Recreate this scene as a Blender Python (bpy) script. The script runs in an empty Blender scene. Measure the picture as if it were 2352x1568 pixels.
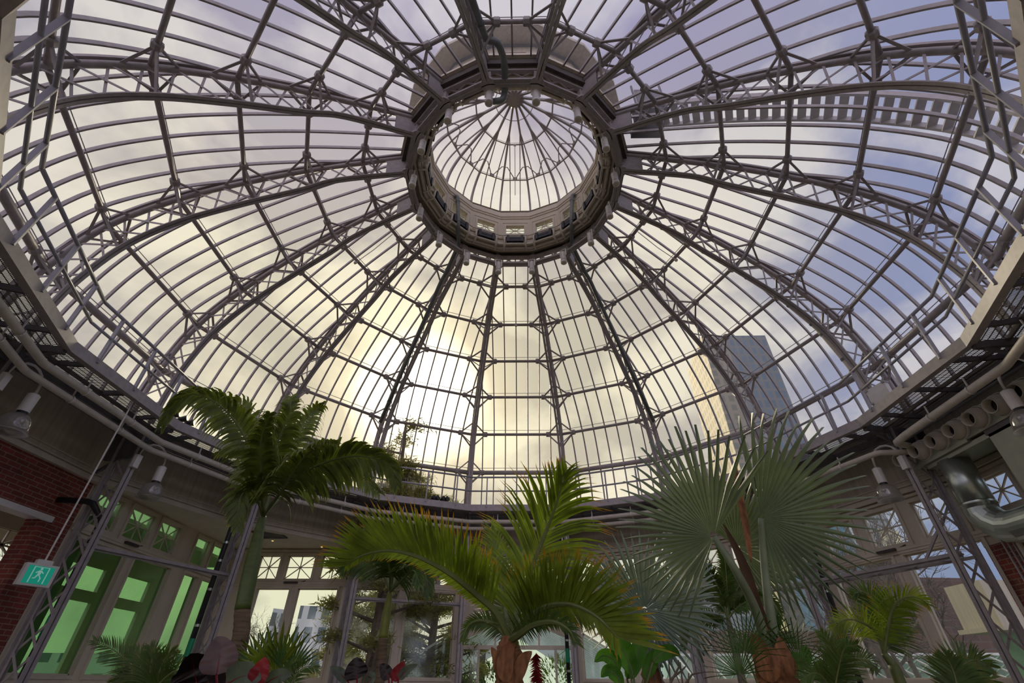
import bpy, math, random
from mathutils import Vector, Matrix
V = Vector
R = math.radians
rnd = random.Random(7)
scn = bpy.context.scene
COL = scn.collection

# ------------------------------------------------------------------ camera
F_PX, PITCH, YAW, ROLL = 1067.758, R(36.408), R(-1.1446), R(0.35289)
CAM = V((0.1185, -7.4157, 1.6))
FW = V((math.sin(YAW)*math.cos(PITCH), math.cos(YAW)*math.cos(PITCH), math.sin(PITCH)))
RT0 = V((math.cos(YAW), -math.sin(YAW), 0)); UP0 = RT0.cross(FW)
RT = math.cos(ROLL)*RT0 + math.sin(ROLL)*UP0
UPV = -math.sin(ROLL)*RT0 + math.cos(ROLL)*UP0
cd = bpy.data.cameras.new('camera'); cam = bpy.data.objects.new('camera', cd); COL.objects.link(cam)
cd.sensor_fit = 'HORIZONTAL'; cd.sensor_width = 36.0; cd.lens = F_PX/2352*36.0
cd.clip_start = 0.05; cd.clip_end = 2000
m = Matrix((RT, UPV, -FW)).transposed().to_4x4(); m.translation = CAM; cam.matrix_world = m
scn.camera = cam
scn.view_settings.view_transform = 'Standard'; scn.view_settings.look = 'None'
scn.view_settings.gamma = 1; scn.view_settings.use_curve_mapping = False
scn.view_settings.exposure = 0.0
scn.cycles.transparent_max_bounces = 24
scn.cycles.max_bounces = 7; scn.cycles.diffuse_bounces = 4

# ------------------------------------------------------------------ sky
SUN = V((-0.2088, 0.8515, 0.4810)).normalized()
wd = bpy.data.worlds.new('sky'); scn.world = wd; wd.use_nodes = True
nt = wd.node_tree; nt.nodes.clear()
def nd(t, typ, **kw):
    n = t.nodes.new(typ)
    for k, v in kw.items():
        if k.startswith('i_'):
            n.inputs[int(k[2:])].default_value = v
        else: setattr(n, k, v)
    return n
def ramp(t, fac, stops, interp='LINEAR'):
    n = t.nodes.new('ShaderNodeValToRGB'); n.color_ramp.interpolation = interp
    el = n.color_ramp.elements
    while len(el) < len(stops): el.new(0.5)
    for e, (p, c) in zip(el, stops):
        e.position = p; e.color = (*c, 1) if len(c) == 3 else c
    t.links.new(fac, n.inputs[0]); return n.outputs[0]
def mth(t, op, a, b=None):
    n = t.nodes.new('ShaderNodeMath'); n.operation = op
    for i, x in enumerate((a, b)):
        if x is None: continue
        if isinstance(x, (int, float)): n.inputs[i].default_value = x
        else: t.links.new(x, n.inputs[i])
    return n.outputs[0]
def mixc(t, f, a, b, mode='MIX'):
    n = t.nodes.new('ShaderNodeMix'); n.data_type = 'RGBA'; n.blend_type = mode
    for i, x in ((0, f), (6, a), (7, b)):
        if isinstance(x, (int, float)): n.inputs[i].default_value = x
        elif isinstance(x, tuple): n.inputs[i].default_value = (*x, 1)
        else: t.links.new(x, n.inputs[i])
    return n.outputs[2]
tc = nd(nt, 'ShaderNodeTexCoord')
dirv = tc.outputs['Generated']
dp = nt.nodes.new('ShaderNodeVectorMath'); dp.operation = 'DOT_PRODUCT'
nt.links.new(dirv, dp.inputs[0]); dp.inputs[1].default_value = SUN
dot = dp.outputs['Value']
sep = nd(nt, 'ShaderNodeSeparateXYZ'); nt.links.new(dirv, sep.inputs[0])
mp = nd(nt, 'ShaderNodeMapping'); mp.inputs['Scale'].default_value = (1.0, 1.0, 1.7); mp.inputs['Location'].default_value = (0.4, 2.1, 0.3)
nt.links.new(dirv, mp.inputs[0])
nz = nd(nt, 'ShaderNodeTexNoise'); nz.inputs['Scale'].default_value = 3.2; nz.inputs['Detail'].default_value = 7; nz.inputs['Roughness'].default_value = 0.52; nz.inputs['Distortion'].default_value = 0.25
nt.links.new(mp.outputs[0], nz.inputs['Vector'])
cloud = ramp(nt, nz.outputs['Fac'], [(0.42, (0, 0, 0)), (0.57, (1, 1, 1))])
far = mth(nt, 'MAXIMUM', ramp(nt, dot, [(0.42, (1, 1, 1)), (0.93, (0, 0, 0))]), ramp(nt, sep.outputs[2], [(0.62, (0, 0, 0)), (0.92, (1, 1, 1))]))           # 1 far from the sun
blue = mixc(nt, far, (0.46, 0.44, 0.42), (0.34, 0.32, 0.50))
white = mixc(nt, far, (0.88, 0.83, 0.68), (0.66, 0.63, 0.71))
sky = mixc(nt, cloud, blue, white)
warm = ramp(nt, dot, [(0.68, (0, 0, 0)), (0.97, (0.20, 0.155, 0.03))])
sky = mixc(nt, 1.0, sky, warm, 'ADD')
# east side stays blue and clearer
ef = mth(nt, 'MULTIPLY', ramp(nt, sep.outputs[0], [(0.35, (0, 0, 0)), (0.85, (1, 1, 1))]), mth(nt, 'SUBTRACT', 1.0, mth(nt, 'MULTIPLY', cloud, 0.75)))
sky = mixc(nt, ef, sky, (0.20, 0.29, 0.55))
glow = ramp(nt, dot, [(0.970, (0, 0, 0)), (0.988, (0.28, 0.22, 0.10)), (0.9955, (1.5, 1.3, 0.9)), (1.0, (3.2, 3.0, 2.6))])
sky = mixc(nt, 1.0, sky, glow, 'ADD')
# sky behind the camera is raised as added fill light for the interior
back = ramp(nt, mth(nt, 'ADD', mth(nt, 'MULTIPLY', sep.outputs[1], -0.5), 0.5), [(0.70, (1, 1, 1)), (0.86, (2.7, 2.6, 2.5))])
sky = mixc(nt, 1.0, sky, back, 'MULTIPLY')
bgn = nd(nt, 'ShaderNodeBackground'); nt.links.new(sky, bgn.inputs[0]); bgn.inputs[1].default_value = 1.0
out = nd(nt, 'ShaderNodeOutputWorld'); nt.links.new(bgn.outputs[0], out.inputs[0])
sl = bpy.data.lights.new('sun', 'SUN'); so = bpy.data.objects.new('sun', sl); COL.objects.link(so)
sl.energy = 1.6; sl.angle = R(9); sl.color = (1.0, 0.86, 0.62)
so.rotation_euler = SUN.to_track_quat('Z', 'Y').to_euler(); so.location = SUN*60

# ------------------------------------------------------------------ materials
def newmat(name):
    mt = bpy.data.materials.new(name); mt.use_nodes = True; mt.node_tree.nodes.clear()
    return mt, mt.node_tree
def paint(name, c, rough=0.5, metal=0.0, var=0.15, scale=6.0, bump=0.0, spec=0.5, coord='Object', stretch=None):
    mt, t = newmat(name)
    b = nd(t, 'ShaderNodeBsdfPrincipled'); o = nd(t, 'ShaderNodeOutputMaterial'); t.links.new(b.outputs[0], o.inputs[0])
    b.inputs['Roughness'].default_value = rough; b.inputs['Metallic'].default_value = metal
    b.inputs['Specular IOR Level'].default_value = spec
    x = nd(t, 'ShaderNodeTexCoord'); vec = x.outputs[coord]
    if stretch:
        mpn = nd(t, 'ShaderNodeMapping'); mpn.inputs['Scale'].default_value = stretch; t.links.new(vec, mpn.inputs[0]); vec = mpn.outputs[0]
    n = nd(t, 'ShaderNodeTexNoise'); n.inputs['Scale'].default_value = scale; n.inputs['Detail'].default_value = 5
    t.links.new(vec, n.inputs['Vector'])
    lo = tuple(v*(1-var) for v in c); hi = tuple(min(1, v*(1+var)) for v in c)
    t.links.new(ramp(t, n.outputs['Fac'], [(0.3, lo), (0.7, hi)]), b.inputs['Base Color'])
    if bump:
        bm = nd(t, 'ShaderNodeBump'); bm.inputs['Strength'].default_value = bump; bm.inputs['Distance'].default_value = 0.01
        t.links.new(n.outputs['Fac'], bm.inputs['Height']); t.links.new(bm.outputs[0], b.inputs['Normal'])
    return mt
def leafmat(name, c, c2=None, var=0.35, trans=0.45, scale=5.0, rough=0.42):
    """green blade: diffuse + translucent, tip colour c2 by uv.x"""
    mt, t = newmat(name)
    o = nd(t, 'ShaderNodeOutputMaterial')
    x = nd(t, 'ShaderNodeTexCoord')
    n = nd(t, 'ShaderNodeTexNoise'); n.inputs['Scale'].default_value = scale; n.inputs['Detail'].default_value = 4
    t.links.new(x.outputs['Object'], n.inputs['Vector'])
    lo = tuple(v*(1-var) for v in c); hi = tuple(min(1, v*(1+var)) for v in c)
    col = ramp(t, n.outputs['Fac'], [(0.32, lo), (0.68, hi)])
    if c2:
        s = nd(t, 'ShaderNodeSeparateXYZ'); t.links.new(x.outputs['UV'], s.inputs[0])
        f = ramp(t, mth(t, 'ADD', s.outputs[0], mth(t, 'MULTIPLY', n.outputs['Fac'], 0.25)), [(0.94, (0, 0, 0)), (1.14, (1, 1, 1))])
        col = mixc(t, f, col, c2)
    b = nd(t, 'ShaderNodeBsdfPrincipled'); b.inputs['Roughness'].default_value = rough; b.inputs['Specular IOR Level'].default_value = 0.4
    t.links.new(col, b.inputs['Base Color'])
    tr = nd(t, 'ShaderNodeBsdfTranslucent')
    t.links.new(mixc(t, 1.0, col, (1.0, 1.0, 0.45), 'MULTIPLY'), tr.inputs[0])
    mx = nd(t, 'ShaderNodeMixShader'); mx.inputs[0].default_value = trans
    t.links.new(b.outputs[0], mx.inputs[1]); t.links.new(tr.outputs[0], mx.inputs[2]); t.links.new(mx.outputs[0], o.inputs[0])
    return mt
def glassmat(name, tint, haze=0.10, hazec=(0.8, 0.8, 0.8), gloss=0.05, dirt=0.5):
    mt, t = newmat(name)
    o = nd(t, 'ShaderNodeOutputMaterial')
    tp = nd(t, 'ShaderNodeBsdfTransparent'); tp.inputs[0].default_value = (*tint, 1)
    tl = nd(t, 'ShaderNodeBsdfTranslucent'); tl.inputs[0].default_value = (*hazec, 1)
    gl = nd(t, 'ShaderNodeBsdfGlossy'); gl.inputs['Roughness'].default_value = 0.08; gl.inputs[0].default_value = (0.8, 0.8, 0.8, 1)
    x = nd(t, 'ShaderNodeTexCoord')
    n = nd(t, 'ShaderNodeTexNoise'); n.inputs['Scale'].default_value = 1.7; n.inputs['Detail'].default_value = 6
    t.links.new(x.outputs['Object'], n.inputs['Vector'])
    m1 = nd(t, 'ShaderNodeMixShader')
    t.links.new(mth(t, 'ADD', haze*(1-dirt), mth(t, 'MULTIPLY', n.outputs['Fac'], haze*dirt*2)), m1.inputs[0])
    t.links.new(tp.outputs[0], m1.inputs[1]); t.links.new(tl.outputs[0], m1.inputs[2])
    m2 = nd(t, 'ShaderNodeMixShader'); m2.inputs[0].default_value = gloss
    t.links.new(m1.outputs[0], m2.inputs[1]); t.links.new(gl.outputs[0], m2.inputs[2])
    t.links.new(m2.outputs[0], o.inputs[0]); return mt
def brickmat(name, c1, c2, mortar, scale=1.0, bw=0.24, bh=0.08, off=0.5, ms=0.008, rough=0.85, vert='Y', clean=False):
    mt, t = newmat(name)
    b = nd(t, 'ShaderNodeBsdfPrincipled'); o = nd(t, 'ShaderNodeOutputMaterial'); t.links.new(b.outputs[0], o.inputs[0])
    b.inputs['Roughness'].default_value = rough
    x = nd(t, 'ShaderNodeTexCoord'); s = nd(t, 'ShaderNodeSeparateXYZ'); t.links.new(x.outputs['Object'], s.inputs[0])
    cb = nd(t, 'ShaderNodeCombineXYZ')
    t.links.new(mth(t, 'ADD', s.outputs[0], s.outputs[1]), cb.inputs[0]); t.links.new(s.outputs[2], cb.inputs[1])
    br = nd(t, 'ShaderNodeTexBrick'); br.offset = off
    br.inputs['Color1'].default_value = (*c1, 1); br.inputs['Color2'].default_value = (*c2, 1); br.inputs['Mortar'].default_value = (*mortar, 1)
    br.inputs['Scale'].default_value = scale; br.inputs['Brick Width'].default_value = bw; br.inputs['Row Height'].default_value = bh
    br.inputs['Mortar Size'].default_value = ms; br.inputs['Mortar Smooth'].default_value = 0.1
    t.links.new(cb.outputs[0], br.inputs['Vector'])
    col = br.outputs['Color']
    if not clean:
        n = nd(t, 'ShaderNodeTexNoise'); n.inputs['Scale'].default_value = 2.2; n.inputs['Detail'].default_value = 6
        t.links.new(x.outputs['Object'], n.inputs['Vector'])
        col = mixc(t, 1.0, col, ramp(t, n.outputs['Fac'], [(0.3, (0.6, 0.6, 0.6)), (0.7, (1.1, 1.05, 1.0))]), 'MULTIPLY')
        bp = nd(t, 'ShaderNodeBump'); bp.inputs['Distance'].default_value = 0.006; bp.inputs['Strength'].default_value = 0.6; bp.invert = True
        t.links.new(br.outputs['Fac'], bp.inputs['Height']); t.links.new(bp.outputs[0], b.inputs['Normal'])
    t.links.new(col, b.inputs['Base Color']); return mt
def emitmat(name, c, s):
    mt, t = newmat(name); e = nd(t, 'ShaderNodeEmission'); e.inputs[0].default_value = (*c, 1); e.inputs[1].default_value = s
    o = nd(t, 'ShaderNodeOutputMaterial'); t.links.new(e.outputs[0], o.inputs[0]); return mt
def gratemat(name, c, px, py, th):
    mt, t = newmat(name)
    o = nd(t, 'ShaderNodeOutputMaterial'); x = nd(t, 'ShaderNodeTexCoord'); s = nd(t, 'ShaderNodeSeparateXYZ'); t.links.new(x.outputs['UV'], s.inputs[0])
    def ln(a, p, w): return mth(t, 'LESS_THAN', mth(t, 'MODULO', mth(t, 'ADD', a, 500*p), p), w)
    solid = mth(t, 'MAXIMUM', ln(s.outputs[0], px, th), ln(s.outputs[1], py, th))
    b = nd(t, 'ShaderNodeBsdfPrincipled'); b.inputs['Base Color'].default_value = (*c, 1); b.inputs['Roughness'].default_value = 0.5; b.inputs['Metallic'].default_value = 0.4
    tp = nd(t, 'ShaderNodeBsdfTransparent'); mx = nd(t, 'ShaderNodeMixShader')
    t.links.new(solid, mx.inputs[0]); t.links.new(tp.outputs[0], mx.inputs[1]); t.links.new(b.outputs[0], mx.inputs[2]); t.links.new(mx.outputs[0], o.inputs[0]); return mt

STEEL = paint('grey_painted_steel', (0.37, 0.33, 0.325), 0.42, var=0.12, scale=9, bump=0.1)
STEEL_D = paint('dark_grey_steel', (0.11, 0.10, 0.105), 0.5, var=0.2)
RAIL = paint('rail_grey_paint', (0.32, 0.31, 0.34), 0.38, var=0.1)
CREAM = paint('cream_painted_wood', (0.66, 0.58, 0.46), 0.55, var=0.08, scale=3, stretch=(1, 1, 0.3))
CREAM_D = paint('dull_cream_boards', (0.56, 0.48, 0.37), 0.6, var=0.14, scale=5, stretch=(3, 3, 0.15))
WHITE = paint('white_enamel', (0.75, 0.71, 0.67), 0.35, var=0.06)
PIPE = paint('cream_pipe_lagging', (0.62, 0.56, 0.47), 0.5, var=0.1, bump=0.15)
GPIPE = paint('grey_plastic_pipe', (0.17, 0.19, 0.19), 0.4, var=0.12)
BLACK = paint('black_rubber', (0.02, 0.02, 0.022), 0.45, var=0.3)
WOOD = paint('dark_stained_wood', (0.07, 0.055, 0.045), 0.7, var=0.3, stretch=(1, 1, 8))
GALV = paint('galvanised_duct', (0.50, 0.55, 0.50), 0.28, metal=0.85, var=0.12, scale=3)
PLENUM = paint('cream_metal_plenum', (0.34, 0.345, 0.28), 0.4, metal=0.3, var=0.08)
BRICK = brickmat('red_brick', (0.30, 0.065, 0.045), (0.20, 0.05, 0.036), (0.34, 0.22, 0.17))
GLASS = glassmat('dome_glass', (0.97, 0.97, 0.96), 0.10, (0.75, 0.74, 0.70))
GLASS_C = glassmat('window_glass', (0.93, 0.97, 0.94), 0.03)
GLASS_G = glassmat('green_tinted_glass', (0.50, 0.72, 0.48), 0.07, (0.45, 0.65, 0.5))
GLASS_T = glassmat('greenhouse_roof_glass', (0.75, 0.92, 0.86), 0.22, (0.45, 0.6, 0.55), dirt=0.8)
GRATE = gratemat('open_steel_grating', (0.30, 0.27, 0.21), 0.03, 0.10, 0.021)
GROUND = paint('dark_soil', (0.035, 0.025, 0.018), 0.95, var=0.4, scale=14, bump=0.6)
FLOORM = paint('concrete_floor', (0.55, 0.50, 0.45), 0.8, var=0.15, scale=3)
LAMPG = glassmat('lamp_prismatic_glass', (0.85, 0.85, 0.85), 0.5, (0.85, 0.82, 0.8), gloss=0.15)
DOWNL = emitmat('lit_downlight', (1.0, 0.55, 0.15), 3.0)
EXITG = emitmat('lit_green_exit_panel', (0.02, 0.40, 0.28), 0.45)
EXITW = emitmat('lit_white_exit_figure', (0.4, 0.75, 0.65), 0.4)
GREENTAPE = paint('green_tape', (0.01, 0.30, 0.14), 0.4)

# ------------------------------------------------------------------ mesh helpers
class MB:
    def __init__(s): s.v = []; s.f = []; s.uv = None; s.m = []
    def add(s, vs, fs, mi=0):
        o = len(s.v); s.v += [tuple(p) for p in vs]; s.f += [tuple(i+o for i in f) for f in fs]; s.m += [mi]*len(fs)
    def box(s, x0, x1, y0, y1, z0, z1, mi=0):
        s.add([(x0,y0,z0),(x1,y0,z0),(x1,y1,z0),(x0,y1,z0),(x0,y0,z1),(x1,y0,z1),(x1,y1,z1),(x0,y1,z1)],
              [(3,2,1,0),(4,5,6,7),(0,1,5,4),(1,2,6,5),(2,3,7,6),(3,0,4,7)], mi)
    def bar(s, p, q, w, h, up=V((0,0,1)), mi=0):
        s.sweep([V(p), V(q)], w, h, up, mi=mi)
    def sweep(s, pts, w, h, up=V((0,0,1)), closed=False, mi=0, ox=0.0, oy=0.0):
        """rectangular section w (sideways) x h (along up) swept along pts"""
        pts = [V(p) for p in pts]; n = len(pts); rings = []
        for i, p in enumerate(pts):
            a = pts[(i-1) % n] if (closed or i) else p; b = pts[(i+1) % n] if (closed or i < n-1) else p
            T = (b-a).normalized()
            u = up[i] if isinstance(up, list) else V(up)
            S = T.cross(u)
            if S.length < 1e-4: S = T.cross(V((1,0,0)))
            S.normalize(); U = S.cross(T).normalized()
            k = 1.0
            if closed or 0 < i < n-1:
                c = (p-a).normalized().dot(T); k = 1/max(0.5, c)
            rings.append([p + S*(ox+sx*w/2)*k + U*(oy+sy*h/2) for sx, sy in ((-1,-1),(1,-1),(1,1),(-1,1))])
        vs = [q for r in rings for q in r]; fs = []
        for i in range(n if closed else n-1):
            j = (i+1) % n
            for k in range(4):
                l = (k+1) % 4; fs.append((i*4+k, i*4+l, j*4+l, j*4+k))
        if not closed: fs += [(3,2,1,0), tuple((n-1)*4+k for k in range(4))]
        s.add(vs, fs, mi)
    def tube(s, pts, r, n=8, closed=False, mi=0, cap=True):
        pts = [V(p) for p in pts]; N = len(pts); vs = []; fs = []
        S = None
        for i, p in enumerate(pts):
            a = pts[(i-1) % N] if (closed or i) else p; b = pts[(i+1) % N] if (closed or i < N-1) else p
            T = (b-a).normalized()
            if S is None:
                S = T.cross(V((0,0,1)))
                if S.length < 1e-3: S = T.cross(V((1,0,0)))
            S = (S - T*S.dot(T)).normalized(); U = T.cross(S)
            rr = r[i] if isinstance(r, (list, tuple)) else r
            for k in range(n):
                an = 2*math.pi*k/n; vs.append(p + (S*math.cos(an)+U*math.sin(an))*rr)
        for i in range(N if closed else N-1):
            j = (i+1) % N
            for k in range(n):
                l = (k+1) % n; fs.append((i*n+k, i*n+l, j*n+l, j*n+k))
        if not closed and cap: fs += [tuple(range(n))[::-1], tuple((N-1)*n+k for k in range(n))]
        s.add(vs, fs, mi)
    def lathe(s, prof, c=V((0,0,0)), axis=V((0,0,1)), n=20, mi=0, cap=False):
        """prof = [(r, h)] along axis from c"""
        axis = V(axis).normalized(); S = axis.cross(V((0,0,1)))
        if S.length < 1e-3: S = V((1,0,0))
        S.normalize(); U = axis.cross(S); vs = []; fs = []
        for r, h in prof:
            for k in range(n):
                an = 2*math.pi*k/n; vs.append(V(c)+axis*h+(S*math.cos(an)+U*math.sin(an))*r)
        for i in range(len(prof)-1):
            for k in range(n):
                l = (k+1) % n; fs.append((i*n+k, i*n+l, (i+1)*n+l, (i+1)*n+k))
        if cap: fs += [tuple(range(n))[::-1], tuple((len(prof)-1)*n+k for k in range(n))]
        s.add(vs, fs, mi)
    def ico(s, c, r, sx=1, sy=1, sz=1, seg=8, mi=0):
        vs = []; fs = []
        for i in range(seg//2+1):
            th = math.pi*i/(seg//2)
            for k in range(seg):
                an = 2*math.pi*k/seg; vs.append(V(c)+V((math.sin(th)*math.cos(an)*sx, math.sin(th)*math.sin(an)*sy, math.cos(th)*sz))*r)
        for i in range(seg//2):
            for k in range(seg):
                l = (k+1) % seg; fs.append((i*seg+k, (i+1)*seg+k, (i+1)*seg+l, i*seg+l))
        s.add(vs, fs, mi)
    def build(s, name, mats, parent=None, smooth=False, uv=None):
        me = bpy.data.meshes.new(name); me.from_pydata(s.v, [], s.f)
        for mt in (mats if isinstance(mats, (list, tuple)) else [mats]): me.materials.append(mt)
        if any(s.m): me.polygons.foreach_set('material_index', s.m)
        if uv:
            l = me.uv_layers.new(name='uv')
            for lp in me.loops: l.data[lp.index].uv = uv[lp.vertex_index]
        if smooth: me.polygons.foreach_set('use_smooth', [True]*len(me.polygons))
        me.update()
        o = bpy.data.objects.new(name, me); COL.objects.link(o)
        if parent: o.parent = parent
        return o
def tag(o, label=None, cat=None, group=None, kind=None):
    if label: o['label'] = label
    if cat: o['category'] = cat
    if group: o['group'] = group
    if kind: o['kind'] = kind
    return o
def empty(name, label=None, cat=None, group=None, kind=None, loc=(0,0,0), rz=0):
    o = bpy.data.objects.new(name, None); COL.objects.link(o); o.location = loc; o.rotation_euler = (0,0,rz); o.empty_display_size = 0.2
    return tag(o, label, cat, group, kind)
def copy_tree(o, parent=None):
    c = o.copy(); COL.objects.link(c); c.parent = parent
    for ch in list(KIDS.get(o, [])) : copy_tree(ch, c)
    return c
KIDS = {}
def reg(root):
    """remember the children of a prototype so it can be copied"""
    KIDS.clear()
    for o in bpy.data.objects:
        if o.parent: KIDS.setdefault(o.parent, []).append(o)
def pol(r, az, z): return V((r*math.sin(R(az)), r*math.cos(R(az)), z))
def ray(x, y): return (FW + RT*((x-1176)/F_PX) - UPV*((y-784)/F_PX)).normalized()
def at(x, y, D):
    """world point seen at photograph position x, y that lies D metres ahead (north) of the camera"""
    v = ray(x, y); return CAM + v*(D/v.y)
def spline(pts, n):
    """Catmull-Rom through pts (tuples of any size), n points per span"""
    P = [tuple(p) for p in pts]; P = [tuple(2*a-b for a, b in zip(P[0], P[1]))] + P + [tuple(2*a-b for a, b in zip(P[-1], P[-2]))]
    out = []
    for i in range(1, len(P)-2):
        for k in range(n):
            t = k/n
            out.append(tuple(0.5*((2*b)+(-a+c)*t+(2*a-5*b+4*c-d)*t*t+(-a+3*b-3*c+d)*t**3) for a, b, c, d in zip(P[i-1], P[i], P[i+1], P[i+2])))
    out.append(P[-2]); return out
FACES = [i*22.5 for i in range(16)]
RIBS = [11.25+i*22.5 for i in range(16)]
def side_phrase(az):
    """clock-like place of something on the ring as seen in the picture"""
    a = ((az+180) % 360)-180
    k = round((abs(a)-11.25)/22.5) if abs(abs(a)%22.5-11.25) < 1 else round(abs(a)/22.5)
    ordn = ['first','second','third','fourth','fifth','sixth','seventh','eighth','ninth']
    if abs(abs(a)%22.5-11.25) < 1:
        return ordn[k] + ' from the bottom on the ' + ('right' if a > 0 else 'left') + ' half'
    if k == 0: return 'lowest of all'
    if k == 8: return 'highest of all'
    return ordn[k-1] + ' above the lowest one, ' + ('right' if a > 0 else 'left') + ' half'

# ------------------------------------------------------------------ dome profiles (radius, height)
NODES = [(3.863,12.09),(5.045,11.42),(6.163,10.67),(7.204,9.82),(8.067,8.78),(8.50,7.54)]
OUT = [(2.86,12.62)] + NODES + [(8.66,6.25)]
INN = [(2.76,11.96),(4.26,11.28),(4.95,10.72),(5.94,9.99),(6.88,9.20),(7.52,8.38),(7.86,7.45),(7.97,6.75),(7.99,6.1)]
OUTS = spline(OUT, 6); INNS = spline(INN, 5)
def offset(prof, d):
    res = []
    for i, p in enumerate(prof):
        a = prof[max(0,i-1)]; b = prof[min(len(prof)-1,i+1)]
        tx, tz = b[0]-a[0], b[1]-a[1]; l = math.hypot(tx, tz)
        res.append((p[0]-tz/l*d, p[1]+tx/l*d))
    return res
GLP = offset(OUTS, 0.15)
def ap(prof): c = math.cos(R(11.25)); return [(r*c, z) for r, z in prof]
def at_len(prof, f):
    L = [0]
    for a, b in zip(prof, prof[1:]): L.append(L[-1]+math.dist(a, b))
    x = f*L[-1]
    for i in range(len(L)-1):
        if x <= L[i+1]+1e-9:
            t = (x-L[i])/(L[i+1]-L[i]); return tuple(p+(q-p)*t for p, q in zip(prof[i], prof[i+1]))
    return prof[-1]

# ------------------------------------------------------------------ floor, walls
mb = MB(); n = 16
vs = [pol(9.4, a, 0) for a in RIBS] + [pol(9.4, a, -0.2) for a in RIBS]
mb.add(vs, [tuple(range(16))[::-1], tuple(range(16,32))] + [(i,(i+1)%16,16+(i+1)%16,16+i) for i in range(16)])
tag(mb.build('floor', FLOORM), 'pale concrete floor of the palm house', 'floor', kind='structure')

D0 = 8.8; HW = D0*math.tan(R(11.25))
def solid_with_holes(mb, x0, x1, z0, z1, holes, y0, y1):
    zs = sorted({z0, z1, *[h[2] for h in holes], *[h[3] for h in holes]})
    zs = [z for z in zs if z0 <= z <= z1]
    for a, b in zip(zs, zs[1:]):
        m_ = (a+b)/2; hs = sorted([h for h in holes if h[2] < m_ < h[3]]); x = x0
        for h in hs:
            if h[0] > x: mb.box(x, h[0], y0, y1, a, b)
            x = h[1]
        if x < x1: mb.box(x, x1, y0, y1, a, b)
def window_wall(idx, az, d, x0, x1, z0, z1, trans, mains, glass, label, parent_off=(0,0), wallmat=None, opener=1, wallname=None, xmunt=True):
    """a timber wall with a row of lights over tall windows; local x along the wall, y outward"""
    w = empty('window_%d' % idx, label, 'window', kind='structure', loc=(0,0,0), rz=-R(az))
    fr = MB(); holes = [t for t in trans]+[m_ for m_ in mains]
    solid_with_holes(fr, x0, x1, z0, z1, holes, d, d+0.16)
    # casings, mullion posts and rails standing proud
    for h in trans:
        for a, b, c, e in ((h[0]-.07,h[0],h[2]-.07,h[3]+.07),(h[1],h[1]+.07,h[2]-.07,h[3]+.07),(h[0],h[1],h[3],h[3]+.07),(h[0],h[1],h[2]-.07,h[2])):
            fr.box(a, b, d-.03, d, c, e)
    for h in mains:
        for a, b, c, e in ((h[0]-.06,h[0],h[2]-.06,h[3]+.06),(h[1],h[1]+.06,h[2]-.06,h[3]+.06),(h[0],h[1],h[3],h[3]+.06),(h[0],h[1],h[2]-.06,h[2])):
            fr.box(a, b, d-.03, d, c, e)
    if trans:
        zt = min(h[2] for h in trans)-.14; fr.box(x0, x1, d-.07, d, zt, zt+.06); fr.box(x0, x1, d-.05, d, zt-.05, zt)
        zt = max(h[3] for h in trans)+.10; fr.box(x0, x1, d-.06, d, zt, zt+.05)
    fr.build('window_frame', CREAM, w)
    for k, h in enumerate(trans):
        g = MB(); a, b, c, e = h; y = d+.07; cx, cz = (a+b)/2, (c+e)/2
        g.box(a, b, y-.004, y+.004, c, e); so_ = g.build('transom_pane', glass, w)
        g = MB()
        for p, q in (((a,c),(a,e)),((b,c),(b,e)),((a,c),(b,c)),((a,e),(b,e))): g.bar((p[0],y,p[1]),(q[0],y,q[1]),.05,.05,V((0,1,0)))
        if xmunt:
            for p, q in (((a,c),(b,e)),((b,c),(a,e)),((cx,c),(cx,e)),((a,cz),(b,cz))): g.bar((p[0],y-.01,p[1]),(q[0],y-.01,q[1]),.022,.03,V((0,1,0)))
            g.lathe([(0,-.02),(.035,-.02),(.035,.02),(0,.02)], V((cx,y-.01,cz)), V((0,1,0)), 8)
        g.build('glazing_bar', CREAM, w)
        if k == opener:
            g = MB(); g.box(cx-.3, cx+.1, d-.14, d-.03, c-.13, c-.08); g.bar((cx+.12,d-.06,c-.1),(cx+.3,d-.05,c-.05),.02,.02)
            tag(g.build('window_opener', WOOD, w), 'dark window opener under the middle light')
    for h in mains:
        g = MB(); a, b, c, e = h; y = d+.08; g.box(a, b, y-.004, y+.004, c, e); g.build('window_pane', glass, w)
        g = MB()
        for p, q in (((a,c),(a,e)),((b,c),(b,e)),((a,c),(b,c)),((a,e),(b,e))): g.bar((p[0],y,p[1]),(q[0],y,q[1]),.05,.045,V((0,1,0)))
        g.build('sash', CREAM, w)
    return w
ZT = (4.05, 4.75)
def trs(cs, w=.39): return [(c-w, c+w, *ZT) for c in cs]
T3 = trs((-1.1, -.03, 1.08))
MAINS = [(-1.6,-.14,1.72,3.83),(.12,1.58,1.72,3.83)]
wins = {67.5:'right of the tall silver duct side, with city towers behind', 45:'behind the large blue fan palm', 22.5:'just right of the gabled door', -22.5:'left of the gabled door, with pines outside'}
i = 1
for az, ph in wins.items():
    window_wall(i, az, D0, -HW, HW, 1.0, 4.97, T3, MAINS, GLASS_C, 'cream framed window wall with crossed upper lights ' + ph); i += 1
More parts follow.
